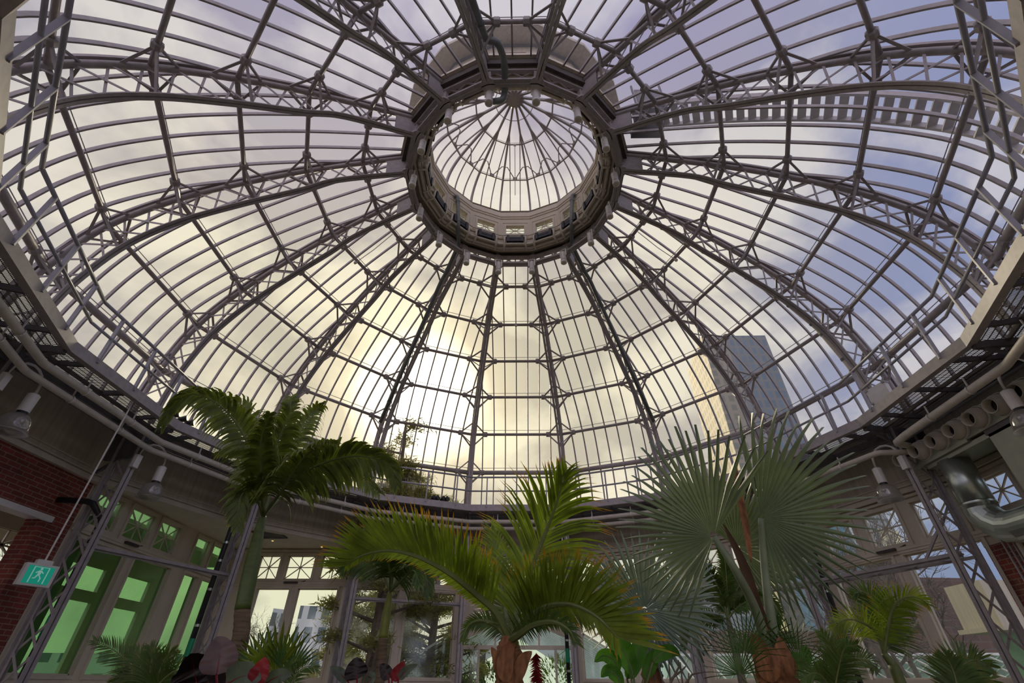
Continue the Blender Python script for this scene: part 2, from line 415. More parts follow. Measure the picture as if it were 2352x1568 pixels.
# front face: transoms, then a gabled glass doorway
w = window_wall(5, 0, D0, -HW, HW, 3.55, 4.97, T3, [], GLASS_C, 'crossed upper lights over the gabled glass doorway')
dr = empty('door_1', 'gabled glass doorway into the next greenhouse, behind the middle palm', 'door', kind='structure')
mb = MB(); Y = D0+.05
def slab(mb, pts, y0, y1, mi=0):
    n_ = len(pts); mb.add([(x,y0,z) for x,z in pts]+[(x,y1,z) for x,z in pts], [tuple(range(n_)), tuple(range(2*n_-1,n_-1,-1))]+[(i_,(i_+1)%n_+0,(i_+1)%n_+n_,i_+n_)[::-1] for i_ in range(n_)], mi)
slab(mb, [(-HW,3.55),(-HW,2.72),(-1.60,2.72),(0,3.30),(1.60,2.72),(HW,2.72),(HW,3.55)], D0, D0+.14)
for sx in (-1,1):
    mb.bar((sx*1.62,D0-.02,2.70),(0,D0-.02,3.28),.10,.08,V((0,1,0)))
    mb.box(min(sx*1.62,sx*1.75), max(sx*1.62,sx*1.75), D0-.03, D0+.12, 0, 2.74)
    mb.box(min(sx*1.09,sx*1.15), max(sx*1.09,sx*1.15), D0-.03, D0+.10, 0, 2.46)
    mb.box(min(sx*.62,sx*.67), max(sx*.62,sx*.67), D0, D0+.08, 2.5, 3.05)
mb.box(-1.62, 1.62, D0-.04, D0+.10, 2.42, 2.52)
mb.build('door_frame', CREAM, dr)
mb = MB(); slab(mb, [(-1.62,2.5),(1.62,2.5),(1.62,2.7),(0,3.27),(-1.62,2.7)], D0+.04, D0+.05); mb.build('fanlight_pane', GLASS_C, dr)
for sx in (-1,1):
    mb = MB(); mb.box(min(sx*1.15,sx*1.62), max(sx*1.15,sx*1.62), D0+.04, D0+.05, 0, 2.42); mb.build('side_pane', GLASS_C, dr)
# vestibule at the left: square corner beyond the 16-gon
window_wall(6, -90, 8.8, 2.03, 8.0, 1.0, 4.98, [(2.15,3.05,4.22,4.86),(3.35,4.16,4.22,4.86),(4.42,5.2,4.22,4.86)], [(2.15,3.78,1.70,3.94),(4.06,5.4,1.70,3.94),(6.0,6.65,1.70,3.94),(6.85,7.5,1.70,3.94),(6.0,6.65,4.2,4.86),(6.85,7.5,4.2,4.86)], GLASS_G,
            'cream framed window wall with greenish panes beside the left brick pier')
WB = window_wall(7, 0, 8.0, -8.8, -4.98, 1.0, 4.98, [(-7.93,-7.28,4.12,4.78),(-7.06,-6.22,4.12,4.78),(-5.98,-5.25,4.12,4.78)], [(-7.75,-6.77,1.70,3.87),(-6.52,-5.33,1.70,3.87)], GLASS_C,
            'cream framed window wall with sky and a white block outside, right of the slim palm trunk')
def wall_box(name, az, boxes, mat, label, cat='wall'):
    mb = MB()
    for b in boxes: mb.box(*b)
    o = mb.build(name, mat); o.rotation_euler = (0,0,-R(az)); return tag(o, label, cat, kind='structure')
mb = MB(); solid_with_holes(mb, -1.76, 2.03, 0, 4.97, [(-1.3,1.42,0,4.07)], 8.8, 9.15)
o = mb.build('wall_west', BRICK); o.rotation_euler = (0,0,R(90)); tag(o, 'red brick wall and pier above the opening at the left edge', 'wall', kind='structure')
wall_box('trim_1', -90, [(-1.76,1.55,8.74,8.80,4.02,4.12),(-1.3,1.42,8.80,9.15,4.05,4.075)], WHITE, 'white lintel under the left brick wall', 'trim')
wl = empty('wall_alcove', 'cream alcove wall with a small crossed window, seen through the left opening', 'wall', kind='structure')
mb = MB(); solid_with_holes(mb, -1.8, 2.9, 0, 4.5, [(1.52,2.40,3.45,3.99)], 9.85, 10.0); mb.box(-1.8,2.9,9.15,10.0,4.4,4.5); mb.box(2.4+.3,2.9,9.15,9.9,0,4.5)
mb.build('wall_panel', CREAM, wl).rotation_euler = (0,0,R(90))
mb = MB(); a,b,c,e = 1.52,2.40,3.45,3.99
for p,q in (((a,c),(b,e)),((a,e),(b,c)),(((a+b)/2,c),((a+b)/2,e)),((a,(c+e)/2),(b,(c+e)/2)),((a,c),(a,e)),((b,c),(b,e)),((a,c),(b,c)),((a,e),(b,e))): mb.bar((p[0],9.9,p[1]),(q[0],9.9,q[1]),.03,.03,V((0,1,0)))
mb.build('glazing_bar', CREAM, wl).rotation_euler = (0,0,R(90))
w = window_wall(8, 90, 8.8, -2.03, HW, 3.7, 4.97, [(-1.44,-.79,4.22,4.75),(-.45,.2,4.22,4.75),(.55,1.2,4.22,4.75)], [], GLASS_C, 'small crossed lights above brick at the right edge, beside the silver duct', opener=-1)
wall_box('wall_east', 90, [(-1.95,HW,8.74,9.1,0,3.7)], BRICK, 'red brick wall at the right edge under the small crossed lights')
for k, az in enumerate((112.5,135,157.5,180,-157.5,-135,-112.5)):
    window_wall(9+k, az, 8.8, -HW, HW, 0, 4.97, T3, MAINS, GLASS_C, 'cream framed window wall behind the camera, out of the picture', opener=-1)['group'] = 'window walls behind the camera'
for k, az in enumerate(FACES):
    f = empty('trim_%d' % (k+2), None, None, kind='structure', rz=-R(az))
    a = ((az+180) % 360)-180
    tag(f, 'cream boarded frieze under the catwalk, ' + side_phrase(a), 'trim')
    mb = MB(); y = D0-.01; mb.box(-HW, HW, y-.03, y+.08, 4.98, 6.02); mb.build('frieze_board', CREAM_D, f)
    mb = MB(); mb.box(-HW, HW, y-.09, y+.16, 4.93, 5.02); mb.box(-HW, HW, y-.06, y-.03, 5.06, 5.09); mb.box(-HW, HW, y-.05, y-.03, 5.17, 5.19)
    mb.build('moulding', CREAM, f)
ce = empty('ceiling', 'dark soffit between the catwalk and the frieze', 'ceiling', kind='structure')
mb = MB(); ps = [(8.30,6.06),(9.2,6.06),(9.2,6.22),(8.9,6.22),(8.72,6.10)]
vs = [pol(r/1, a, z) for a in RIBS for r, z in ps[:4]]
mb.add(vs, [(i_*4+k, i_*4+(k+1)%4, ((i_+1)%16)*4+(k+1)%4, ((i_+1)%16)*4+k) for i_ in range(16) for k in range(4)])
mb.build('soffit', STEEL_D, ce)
mb = MB(); mb.add([(-8.8,1.7,4.98),(-8.8,8.1,4.98),(-4.9,8.1,4.98),(-4.98,7.46,4.98),(-7.46,4.98,4.98),(-8.8,1.75,4.98)], [(0,5,4,3,2,1)])
mb.add([(-9.0,1.7,5.1),(-9.0,8.3,5.1),(-4.9,8.3,5.1),(-4.98,7.46,5.1),(-7.46,4.98,5.1),(-8.8,1.75,5.1)], [(0,1,2,3,4,5)])
tag(mb.build('ceiling', CREAM), 'cream ceiling of the glazed corner bay at lower left, with small lit downlights', 'ceiling', kind='structure')
mb = MB()
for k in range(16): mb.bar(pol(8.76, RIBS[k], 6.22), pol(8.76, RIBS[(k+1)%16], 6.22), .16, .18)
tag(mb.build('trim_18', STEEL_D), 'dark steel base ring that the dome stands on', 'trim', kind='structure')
for (x, y), ph in zip(((-7.2,7.0),(-8.1,7.75),(-6.0,7.75)), ('nearest the ceiling vent','nearest the far left corner','over the right of the window wall')):
    t = empty('downlight', 'small glowing amber downlight in the corner bay ceiling, ' + ph, 'downlight', 'recessed downlights of the corner bay', loc=(x,y,4.975))
    mb = MB(); mb.lathe([(.028,0),(.055,-.006),(.055,.004)], n=14); mb.build('trim_ring', WHITE, t)
    mb = MB(); mb.lathe([(0,-.002),(.03,-.002)], n=14); mb.build('lit_lens', DOWNL, t)
t = empty('ceiling_vent', 'square brown ceiling vent in the corner bay behind the slim palm', 'vent', loc=(-6.95,6.25,4.97))
mb = MB()
for k in range(5): mb.box(-.3,.3,-.28+k*.12,-.20+k*.12,-.02,.0)
mb.build('louvre', STEEL_D, t); mb = MB(); solid_with_holes(mb,-.36,.36,-.36,.36,[(-.3,.3,-.3,.3)],-.03,.005)
o = mb.build('vent_frame', STEEL_D, t); o.rotation_euler = (R(90),0,0)

# ------------------------------------------------------------------ dome: 16 glazed bays
AG = ap(GLP); AP = ap(OUTS); T16 = math.tan(R(11.25))
def bay_proto():
    root = empty('dome_window', None, None)
    mb = MB(); uv = []
    vs = []
    for a, z in AG: vs += [(-a*T16+.03, a, z), (a*T16-.03, a, z)]
    mb.add(vs, [(2*i_, 2*i_+1, 2*i_+3, 2*i_+2) for i_ in range(len(AG)-1)])
    mb.build('curved_glass', GLASS, root, smooth=True)
    for k in range(-4, 5):
        s_ = k*.405; pts = [(s_, a-.035, z-.01) for a, z in AG if a*T16 > abs(s_)+.02]
        if len(pts) < 3: continue
        # start the jack bars right at the hip
        full = [(a, z) for a, z in AG]
        for (a0, z0), (a1, z1) in zip(full, full[1:]):
            if a0*T16 <= abs(s_)+.02 < a1*T16:
                f_ = (abs(s_)+.02-a0*T16)/((a1-a0)*T16); pts.insert(0, (s_, a0+(a1-a0)*f_-.035, z0+(z1-z0)*f_-.01)); break
        mb = MB(); mb.sweep(pts, .034, .075, V((0,.5,.85))); mb.build('glazing_bar', STEEL, root)
    for j, (r, z) in enumerate(NODES):
        a = r*math.cos(R(11.25)); h = a*T16; rr = .048 if j < 5 else .075
        mb = MB(); mb.tube([(-h,a,z),(h,a,z)], rr, 10); mb.build('purlin', STEEL, root, smooth=True)
        mb = MB(); mb.tube([(-h,a+.02,z+.17),(h,a+.02,z+.17)], .009, 5); mb.build('tie_rod', STEEL, root)
    # top kerb: dark timber where the glass meets the eye ring
    a, z = AG[0]; h = a*T16
    mb = MB(); mb.box(-h, h, a-.06, a+.02, z-.34, z+.04); mb.box(-h, h, a-.12, a+.04, z-.03, z+.03); mb.build('top_kerb', WOOD, root)
    a, z = AG[-1]; h = a*T16; mb = MB(); mb.box(-h, h, a-.08, a+.06, z-.05, z+.06); mb.build('bottom_rail', STEEL, root)
    return root
proto = bay_proto(); reg(proto)
for i_, az in enumerate(FACES):
    o = proto if i_ == 0 else copy_tree(proto)
    a = ((az+180) % 360)-180
    o.name = 'window_%d' % (i_+16); o.rotation_euler = (0,0,-R(az))
    tag(o, 'curved glass panel between dome ribs, ' + side_phrase(a), 'dome window', 'curved glass panels of the dome', 'structure')

# ------------------------------------------------------------------ dome: 16 truss ribs
def rib_proto():
    root = empty('truss_rib')
    P3 = lambda prof: [(0, r, z) for r, z in prof]
    mb = MB(); mb.tube(P3(OUTS), .062, 8); mb.build('outer_chord', STEEL, root, smooth=True)
    mb = MB(); mb.sweep(P3(offset(OUTS, .11)), .13, .05, V((0,.5,.85))); mb.sweep(P3(offset(OUTS, .075)), .03, .06, V((0,.5,.85))); mb.build('glazing_cap', STEEL, root)
    mb = MB(); mb.sweep(P3(INNS), .062, .022, V((0,.5,.85)), ox=-.042); mb.sweep(P3(INNS), .062, .022, V((0,.5,.85)), ox=.042)
    mb.sweep(P3(INNS), .012, .07, V((0,.5,.85)), ox=-.014, oy=.035); mb.sweep(P3(INNS), .012, .07, V((0,.5,.85)), ox=.014, oy=.035); mb.build('inner_chord', STEEL, root)
    N = 19
    A_ = [at_len(OUTS, .012+.976*i_/N) for i_ in range(N+1)]; B_ = [at_len(INNS, .012+.976*i_/N) for i_ in range(N+1)]
    mb = MB()
    for i_ in range(N):
        for (p, q, dx) in ((A_[i_], B_[i_+1], .012), (B_[i_], A_[i_+1], -.012)):
            mb.bar((dx,p[0],p[1]), (dx,q[0],q[1]), .04, .010, V((1,0,0)))
    mb.build('lattice_web', STEEL, root)
    mb = MB(); pe = [(.01,2.72,12.0),(.01,3.25,11.80),(.01,3.3,12.42),(.01,2.8,12.62)]
    for x in (-.02,.02): mb.add([(x,b,c) for a,b,c in pe], [(0,1,2,3)])
    mb.build('end_plate', STEEL, root)
    for j, (r, z) in enumerate(NODES):
        # fractions along the rib for the braces
        best = min(range(len(OUTS)), key=lambda q: abs(OUTS[q][0]-r)+abs(OUTS[q][1]-z)); fo = best/(len(OUTS)-1)
        L = sum(math.dist(a, b) for a, b in zip(OUTS, OUTS[1:])); l0 = sum(math.dist(a, b) for a, b in zip(OUTS[:best+1], OUTS[1:best+1]))
        up_ = at_len(OUTS, max(0, (l0-.42)/L)); dn = at_len(OUTS, min(1, (l0+.42)/L))
        nb = min(range(len(INNS)), key=lambda q: abs(INNS[q][0]-r+.35)+abs(INNS[q][1]-z+.5)); inn = INNS[nb]
        for sx in (-1, 1):
            # the purlin leaves the rib square to the neighbouring face
            ca, sa = math.cos(R(11.25)), math.sin(R(11.25)); dl = .46
            g = V((sx*dl*ca, r-dl*sa, z))
            mb = MB()
            for e in (up_, dn): mb.bar(g, (sx*.03,e[0],e[1]), .045, .03)
            mb.bar(g, (sx*.03, inn[0], inn[1]), .045, .03)
            mb.ico(g, .085, 1, 1, .8, 8); mb.lathe([(.07,-.07),(.095,-.05),(.095,.05),(.07,.07)], g, V((sx*ca,-sa,0)), 8, cap=True)
            mb.build('purlin_brace', STEEL, root)
    return root
proto = rib_proto(); reg(proto)
for i_, az in enumerate(RIBS):
    o = proto if i_ == 0 else copy_tree(proto)
    a = ((az+180) % 360)-180
    o.name = 'truss_rib'; o.rotation_euler = (0,0,-R(az))
    tag(o, 'grey curved truss rib, ' + side_phrase(a), 'rib', 'arched truss ribs of the dome', 'thing')

# ------------------------------------------------------------------ eye ring truss
t = empty('eye_ring', 'heavy grey steel ring truss round the opening at the top of the dome', 'ring', kind='thing')
for k in range(16):
    p, q = RIBS[k], RIBS[(k+1) % 16]
    mb = MB(); mb.bar(pol(2.73,p,12.0), pol(2.73,q,12.0), .17, .06); mb.bar(pol(2.73,p,12.0), pol(2.73,q,12.0), .02, .13); mb.build('lower_chord', STEEL, t)
    mb = MB(); mb.bar(pol(2.80,p,12.36), pol(2.80,q,12.36), .10, .07); mb.build('upper_chord', STEEL, t)
    mb = MB(); a0, a1 = pol(2.73,p,12.03), pol(2.73,q,12.03); b0, b1 = pol(2.78,p,12.34), pol(2.78,q,12.34); am, bm_ = (a0+a1)/2, (b0+b1)/2
    for u, v in ((a0.lerp(a1,.12),bm_),(am,b0.lerp(b1,.12)),(am,b0.lerp(b1,.88)),(a0.lerp(a1,.88),bm_)): mb.bar(u, v, .035, .012)
    mb.build('lattice_web', STEEL, t)
    mb = MB(); mb.bar(pol(2.73,p,11.95), pol(2.78,p,12.42), .16, .10, pol(1,p,0)); mb.lathe([(.16,-.035),(.16,.035)], pol(2.72,p,11.97), V((0,0,1)), 8, cap=True); mb.build('gusset', STEEL, t)

# ------------------------------------------------------------------ drum with small windows
DR = 2.40; HD = DR*T16
for i_, az in enumerate(FACES):
    a = ((az+180) % 360)-180
    f = empty('lantern_window', 'small crossed window in the cream drum, ' + side_phrase(a), 'window', 'little windows of the drum', 'structure', rz=-R(az))
    f.name = 'window_%d' % (i_+32)
    mb = MB(); solid_with_holes(mb, -HD, HD, 12.55, 14.05, [(-.285,.285,13.06,13.43)], DR, DR+.05)
    for x0,x1,z0,z1 in ((-.345,.345,13.0,13.06),(-.345,.345,13.43,13.49),(-.345,-.285,13.06,13.43),(.285,.345,13.06,13.43)): mb.box(x0,x1,DR-.03,DR,z0,z1)
    for x0,x1,z0,z1 in ((-.40,.40,13.58,13.61),(-.40,.40,12.93,12.96),(-.43,-.40,12.93,13.61),(.40,.43,12.93,13.61)): mb.box(x0,x1,DR-.015,DR,z0,z1)
    mb.box(-HD,HD,DR-.05,DR,13.86,13.98); mb.box(-HD,HD,DR-.025,DR,13.78,13.86); mb.box(-HD,HD,DR-.04,DR,12.80,12.86)
    mb.box(-HD,HD,DR-.02,DR+.10,13.98,14.10)
    mb.build('drum_panel', CREAM, f)
    mb = MB(); y = DR+.04; a_, b_, c_, e_ = -.285,.285,13.06,13.43
    for p,q in (((a_,c_),(b_,e_)),((a_,e_),(b_,c_)),((0,c_),(0,e_)),((a_,13.245),(b_,13.245))): mb.bar((p[0],y,p[1]),(q[0],y,q[1]),.018,.02,V((0,1,0)))
    mb.build('glazing_bar', CREAM, f)
    mb = MB(); mb.box(a_,b_,y+.012,y+.016,c_,e_); mb.build('window_pane', GLASS_C, f)
    mb = MB(); mb.box(-.25,.25,DR-.13,DR-.03,12.70,12.80); mb.box(-.25,.25,DR-.13,DR-.03,12.60,12.68)
    for sx in (-1,1): mb.box(sx*.22-.04,sx*.22+.04,DR-.16,DR-.02,12.56,12.84)
    mb.build('vent_opener', BLACK, f)
# pipes on the drum
mb = MB()
t = empty('drum_pipework', 'cream ring pipes and short risers round the foot of the drum', 'pipes')
for rr, z, r_ in ((2.36,12.50,.04),(2.50,12.46,.042),(2.63,12.50,.036),(2.34,12.88,.02)):
    mb = MB(); mb.tube([pol(rr, a, z) for a in RIBS], r_, 8, closed=True); mb.build('ring_pipe', PIPE, t, smooth=True)
for a in RIBS:
    for da in (-3.2, 3.2):
        mb = MB(); p = pol(2.52, a+da, 12.40); mb.tube([p, pol(2.32, a+da, 12.44), pol(2.30, a+da, 12.78), pol(2.38, a+da*1.5, 12.84)], .034, 8); mb.build('riser_pipe', PIPE, t, smooth=True)
# cylinder spotlights
def spot_proto():
    r0 = empty('cylinder_spotlight')
    mb = MB(); mb.lathe([(0,0),(.068,0),(.068,-.235)], n=16); mb.lathe([(.06,-.235),(.06,-.255)], n=16); mb.lathe([(.076,-.255),(.076,-.33),(.05,-.335),(.045,-.29),(0,-.29)], n=16); mb.build('housing', WHITE, r0, smooth=False)
    mb = MB(); mb.lathe([(.045,-.325),(.0,-.325)], n=16); tag(mb.build('lens', CREAM, r0), 'recessed cream lens')
    mb = MB(); mb.lathe([(.062,-.236),(.062,-.254)], n=16); mb.build('dark_band', BLACK, r0)
    mb = MB()
    for sx in (-1,1): mb.bar((sx*.078,0,.10),(sx*.078,0,-.10),.012,.03)
    mb.bar((-.08,0,.10),(.08,0,.10),.03,.012); mb.bar((0,0,.10),(0,.12,.20),.03,.03); mb.build('mounting_yoke', WHITE, r0)
    return r0
proto = spot_proto(); reg(proto)
for i_, az in enumerate(RIBS):
    o = proto if i_ == 0 else copy_tree(proto); a = ((az+180) % 360)-180
    o.location = pol(2.56, az, 11.88); o.rotation_euler = (0,0,-R(az)); o.scale = (1.15,1.15,1.25)
    tag(o, 'white cylinder spotlight on the ring, ' + side_phrase(a), 'spotlight', 'cylinder spotlights of the eye ring')

# ------------------------------------------------------------------ cupola
CN = [(2.62,14.16),(2.60,14.6),(2.44,15.05),(2.17,15.42),(1.72,15.80),(1.24,16.13),(.7,16.47),(.16,16.80)]
CS = spline(CN, 3); CA = ap(CS)
def cup_proto():
    r0 = empty('cupola_window')
    vs = []
    for a, z in CA: vs += [(-a*T16, a+.05, z+.04), (a*T16, a+.05, z+.04)]
    mb = MB(); mb.add(vs, [(2*i_,2*i_+1,2*i_+3,2*i_+2) for i_ in range(len(CA)-1)]); mb.build('curved_glass', GLASS, r0, smooth=True)
    for s_ in (-.17,.17):
        pts = [(s_, a, z) for a, z in CA if a*T16 > abs(s_)]
        mb = MB(); mb.sweep(pts, .03, .05, V((0,.7,.7))); mb.build('glazing_bar', STEEL, r0)
    for (r, z) in ((2.13,15.42),(1.24,16.13)):
        a = r*math.cos(R(11.25)); h = a*T16; mb = MB(); mb.tube([(-h,a-.02,z),(h,a-.02,z)], .024, 7); mb.build('purlin', STEEL, r0)
        mb = MB(); mb.tube([(-h,a-.02,z+.10),(h,a-.02,z+.10)], .006, 5); mb.build('tie_rod', STEEL, r0)
    a = 2.13*math.cos(R(11.25)); h = a*T16; u = 1.80
    mb = MB()
    for sx in (-1,1): mb.tube([(sx*.02,a-.05,15.45),(sx*h*.62,u-.05,15.68),(sx*h*.86,u*.985,15.72)], .017, 6)
    mb.box(-.07,.07,a-.07,a-.03,15.38,15.52); mb.build('zigzag_brace', STEEL, r0)
    mb = MB(); aa = CA[0][0]; h = aa*T16
    mb.box(-h,h,aa-.10,aa+.03,14.08,14.16)
    for sx in (-.3,.3): mb.box(sx-.03,sx+.03,aa-.13,aa,14.08,14.22)
    mb.build('base_rail', STEEL_D, r0)
    return r0
proto = cup_proto(); reg(proto)
for i_, az in enumerate(FACES):
    o = proto if i_ == 0 else copy_tree(proto); a = ((az+180) % 360)-180
    o.name = 'window_%d' % (i_+48); o.rotation_euler = (0,0,-R(az))
    tag(o, 'narrow curved glass gore of the top cupola, ' + side_phrase(a), 'cupola window', 'curved glass gores of the cupola', 'structure')
cp = empty('cupola_frame', 'steel rib frame of the small cupola meeting at a round hub', 'frame')
for az in RIBS:
    mb = MB(); mb.sweep([pol(r,az,z) for r, z in CS], .06, .09, V((0,0,1))); mb.build('rib', STEEL, cp)
mb = MB(); mb.lathe([(0,16.62),(.20,16.64),(.30,16.74),(.30,16.84),(.0,16.9)], n=20); mb.build('hub', STEEL, cp, smooth=True)
mb = MB()
for az in RIBS: mb.bar(pol(.1,az,16.66), pol(.62,az,16.56), .02, .02)
mb.tube([pol(.62,a,16.56) for a in RIBS], .012, 6, closed=True); mb.build('hub_stay', STEEL, cp)
# exterior skirt of the drum (seen through the top panes)
# open the wall where the drum windows are: rebuild with gaps
mb2 = MB()
for az in FACES:
    Mz = Matrix.Rotation(-R(az),3,'Z'); h = 2.55*T16; lm = MB()
    solid_with_holes(lm, -h, h, 12.6, 14.2, [(-.31,.31,13.04,13.80)], 2.51, 2.56)
    mb2.add([Mz@V(p) for p in lm.v], lm.f)
    lm = MB(); e = 3.04*T16; lm.add([(-h,2.56,14.16),(h,2.56,14.16),(e,3.04,14.06),(-e,3.04,14.06),(-h,2.5,14.34),(h,2.5,14.34),(e,3.05,14.16),(-e,3.05,14.16)], [(0,1,2,3),(4,7,6,5),(3,2,6,7)])
    mb2.add([Mz@V(p) for p in lm.v], lm.f)
tag(mb2.build('drum_eave', CREAM_D), 'flaring outside eave of the drum, seen through the top panes', 'eave', kind='structure')

mb = MB(); h0, h1 = 2.46*T16, 2.96*T16
for az in FACES:
    Mz = Matrix.Rotation(-R(az),3,'Z'); mb.add([Mz@V(p) for p in ((-h0,2.46,12.60),(h0,2.46,12.60),(h1,2.96,12.66),(-h1,2.96,12.66),(-h0,2.46,12.66),(h0,2.46,12.66),(h1,2.96,12.74),(-h1,2.96,12.74))], [(3,2,1,0),(4,5,6,7),(0,1,5,4),(2,3,7,6)])
tag(mb.build('trim_19', CREAM_D), 'dull cream soffit between the drum foot and the dome glass', 'trim', kind='structure')
# ------------------------------------------------------------------ catwalk
cw = empty('catwalk', 'grey steel catwalk with grating floor and two-bar handrail round the foot of the dome', 'catwalk', kind='thing')
RC, ZC = 7.24, 5.88
for k in range(16):
    p, q = RIBS[k], RIBS[(k+1) % 16]
    mb = MB(); mb.bar(pol(RC+.02,p,ZC+.09), pol(RC+.02,q,ZC+.09), .05, .19); mb.bar(pol(RC+.07,p,ZC+.02), pol(RC+.07,q,ZC+.02), .12, .03); mb.build('edge_beam', STEEL, cw)
    mb = MB(); a0, a1, b0, b1 = pol(RC+.05,p,ZC+.10), pol(RC+.05,q,ZC+.10), pol(8.32,p,ZC+.10), pol(8.32,q,ZC+.10)
    mb.add([a0,a1,b1,b0], [(0,1,2,3)]); w_ = (a1-a0).length; uvs = [(-w_/2,0),(w_/2,0),((b1-b0).length/2,1.07),(-(b1-b0).length/2,1.07)]
    mb.build('grating', GRATE, cw, uv=uvs)
    for f_ in (.17,.5,.83):
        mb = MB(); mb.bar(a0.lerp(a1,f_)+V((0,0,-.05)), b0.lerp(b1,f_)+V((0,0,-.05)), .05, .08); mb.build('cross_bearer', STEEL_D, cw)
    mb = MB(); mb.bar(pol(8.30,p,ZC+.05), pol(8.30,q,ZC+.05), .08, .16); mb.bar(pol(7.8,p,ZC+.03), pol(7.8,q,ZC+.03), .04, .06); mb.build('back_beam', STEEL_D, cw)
    mb = MB(); mb.tube([pol(RC,p,6.92), pol(RC,q,6.92)], .030, 8); mb.build('top_rail', RAIL, cw, smooth=True)
    mb = MB(); mb.tube([pol(RC,p,6.48), pol(RC,q,6.48)], .026, 8); mb.build('middle_rail', RAIL, cw, smooth=True)
    for f_ in (.17,.5,.83):
        b = pol(RC,p,ZC+.1).lerp(pol(RC,q,ZC+.1), f_); mb = MB(); mb.bar(b, V((b.x,b.y,6.92)), .035, .06, V((b.x,b.y,0)).normalized()); mb.build('rail_post', RAIL, cw)
    mb = MB(); mb.bar(pol(RC+.08,p,ZC), pol(8.72,p,ZC-.02), .07, .12); mb.bar(pol(7.45,p,ZC-.05), pol(8.75,p,5.05), .05, .05); mb.build('bracket', STEEL_D, cw)

# ------------------------------------------------------------------ ring pipes under the catwalk
def ringpipe(name, label, r, z, azs, rad, ends=None, mat=PIPE, collars=True):
    t = empty(name, label, 'pipe', 'pipes under the catwalk')
    pts = [pol(r,a,z) for a in azs]
    if ends: pts = pts + [V(e) for e in ends]
    fine = []
    for i_, p in enumerate(pts):
        if 0 < i_ < len(pts)-1:
            fine += [p.lerp(pts[i_-1], min(.12/(p-pts[i_-1]).length,.4)), p.lerp(pts[i_-1], min(.04/(p-pts[i_-1]).length,.2)), p.lerp(pts[i_+1], min(.04/(p-pts[i_+1]).length,.2)), p.lerp(pts[i_+1], min(.12/(p-pts[i_+1]).length,.4))]
        else: fine.append(p)
    mb = MB(); mb.tube(fine, rad, 12); mb.build('pipe_run', mat, t, smooth=True)
    for a, b in zip(pts, pts[1:]):
        L = (b-a).length
        if L < 1: continue
        for f_ in (.3,.7):
            c = a.lerp(b, f_); ax = (b-a).normalized()
            mb = MB(); mb.lathe([(rad+.012,-.015),(rad+.012,.015)], c, ax, 12); mb.bar(c+V((0,0,rad)), c+V((0,0,rad+.16)), .012, .025); mb.build('pipe_hanger', WHITE, t)
    return t
LA = [-146.25,-123.75,-101.25,-78.75,-56.25,-33.75,-11.25,11.25,33.75,52]
ringpipe('heating_pipe', 'upper cream heating pipe under the catwalk, running along the left and far side', 7.50, 5.62, LA, .062)
ringpipe('heating_pipe', 'lower cream heating pipe under the catwalk, running along the left and far side', 7.66, 5.46, LA[:-1]+[48], .055)
ringpipe('heating_pipe', 'cream pipe above the jet nozzles, ending in an elbow at their left end', 7.55, 5.48, [146.25,123.75,101.25,83], .065, ends=[pol(7.62,80.5,5.46), pol(7.9,80.5,5.42)])
ringpipe('heating_pipe', 'cream pipe under the catwalk to the right of the large blue fan palm', 7.56, 5.42, [56.5,77.5], .055, ends=[pol(8.0,79.5,5.36), pol(8.3,79.5,5.36)])
for k,(r,z,rad) in enumerate(((8.05,5.72,.02),(8.15,5.66,.016),(8.0,5.58,.024))):
    mb = MB(); mb.tube([pol(r,a,z) for a in RIBS], rad, 6, closed=True)
    tag(mb.build('conduit', STEEL_D), ['thin dark conduit highest under the catwalk','thinnest dark conduit under the catwalk','thicker dark conduit lowest under the catwalk'][k], 'conduit')

# ------------------------------------------------------------------ lattice columns
def column_proto():
    r0 = empty('lattice_column')
    for y in (7.90, 8.42):
        mb = MB(); mb.box(-.075,-.012,y-.012,y+.012,0,5.9); mb.box(.012,.075,y-.012,y+.012,0,5.9)
        s_ = 1 if y < 8 else -1
        mb.box(-.022,-.012,y,y+s_*.07,0,5.9); mb.box(.012,.022,y,y+s_*.07,0,5.9); mb.box(-.012,.012,y+s_*.02,y+s_*.05,0,5.9); mb.build('upright', STEEL, r0)
    mb = MB(); N = 12; z0, z1 = .1, 5.8
    for i_ in range(N):
        a, b = z0+(z1-z0)*i_/N, z0+(z1-z0)*(i_+1)/N
        mb.bar((-.018,7.93,a),(-.018,8.39,b),.010,.045,V((0,-(b-a),.46))); mb.bar((.018,8.39,a),(.018,7.93,b),.010,.045,V((0,(b-a),.46)))
    mb.build('lattice_web', STEEL, r0)
    mb = MB(); mb.box(-.14,.14,7.82,8.5,0,.04); mb.build('base_plate', STEEL_D, r0); mb = MB(); mb.box(-.03,.03,7.85,8.7,5.3,5.84); mb.build('cap_plate', STEEL_D, r0)
    return r0
proto = column_proto(); reg(proto)
for i_, az in enumerate(RIBS):
    o = proto if i_ == 0 else copy_tree(proto); a = ((az+180) % 360)-180; o.rotation_euler = (0,0,-R(az))
    tag(o, 'grey lattice steel column, ' + side_phrase(a), 'column', 'lattice columns of the dome', 'thing')
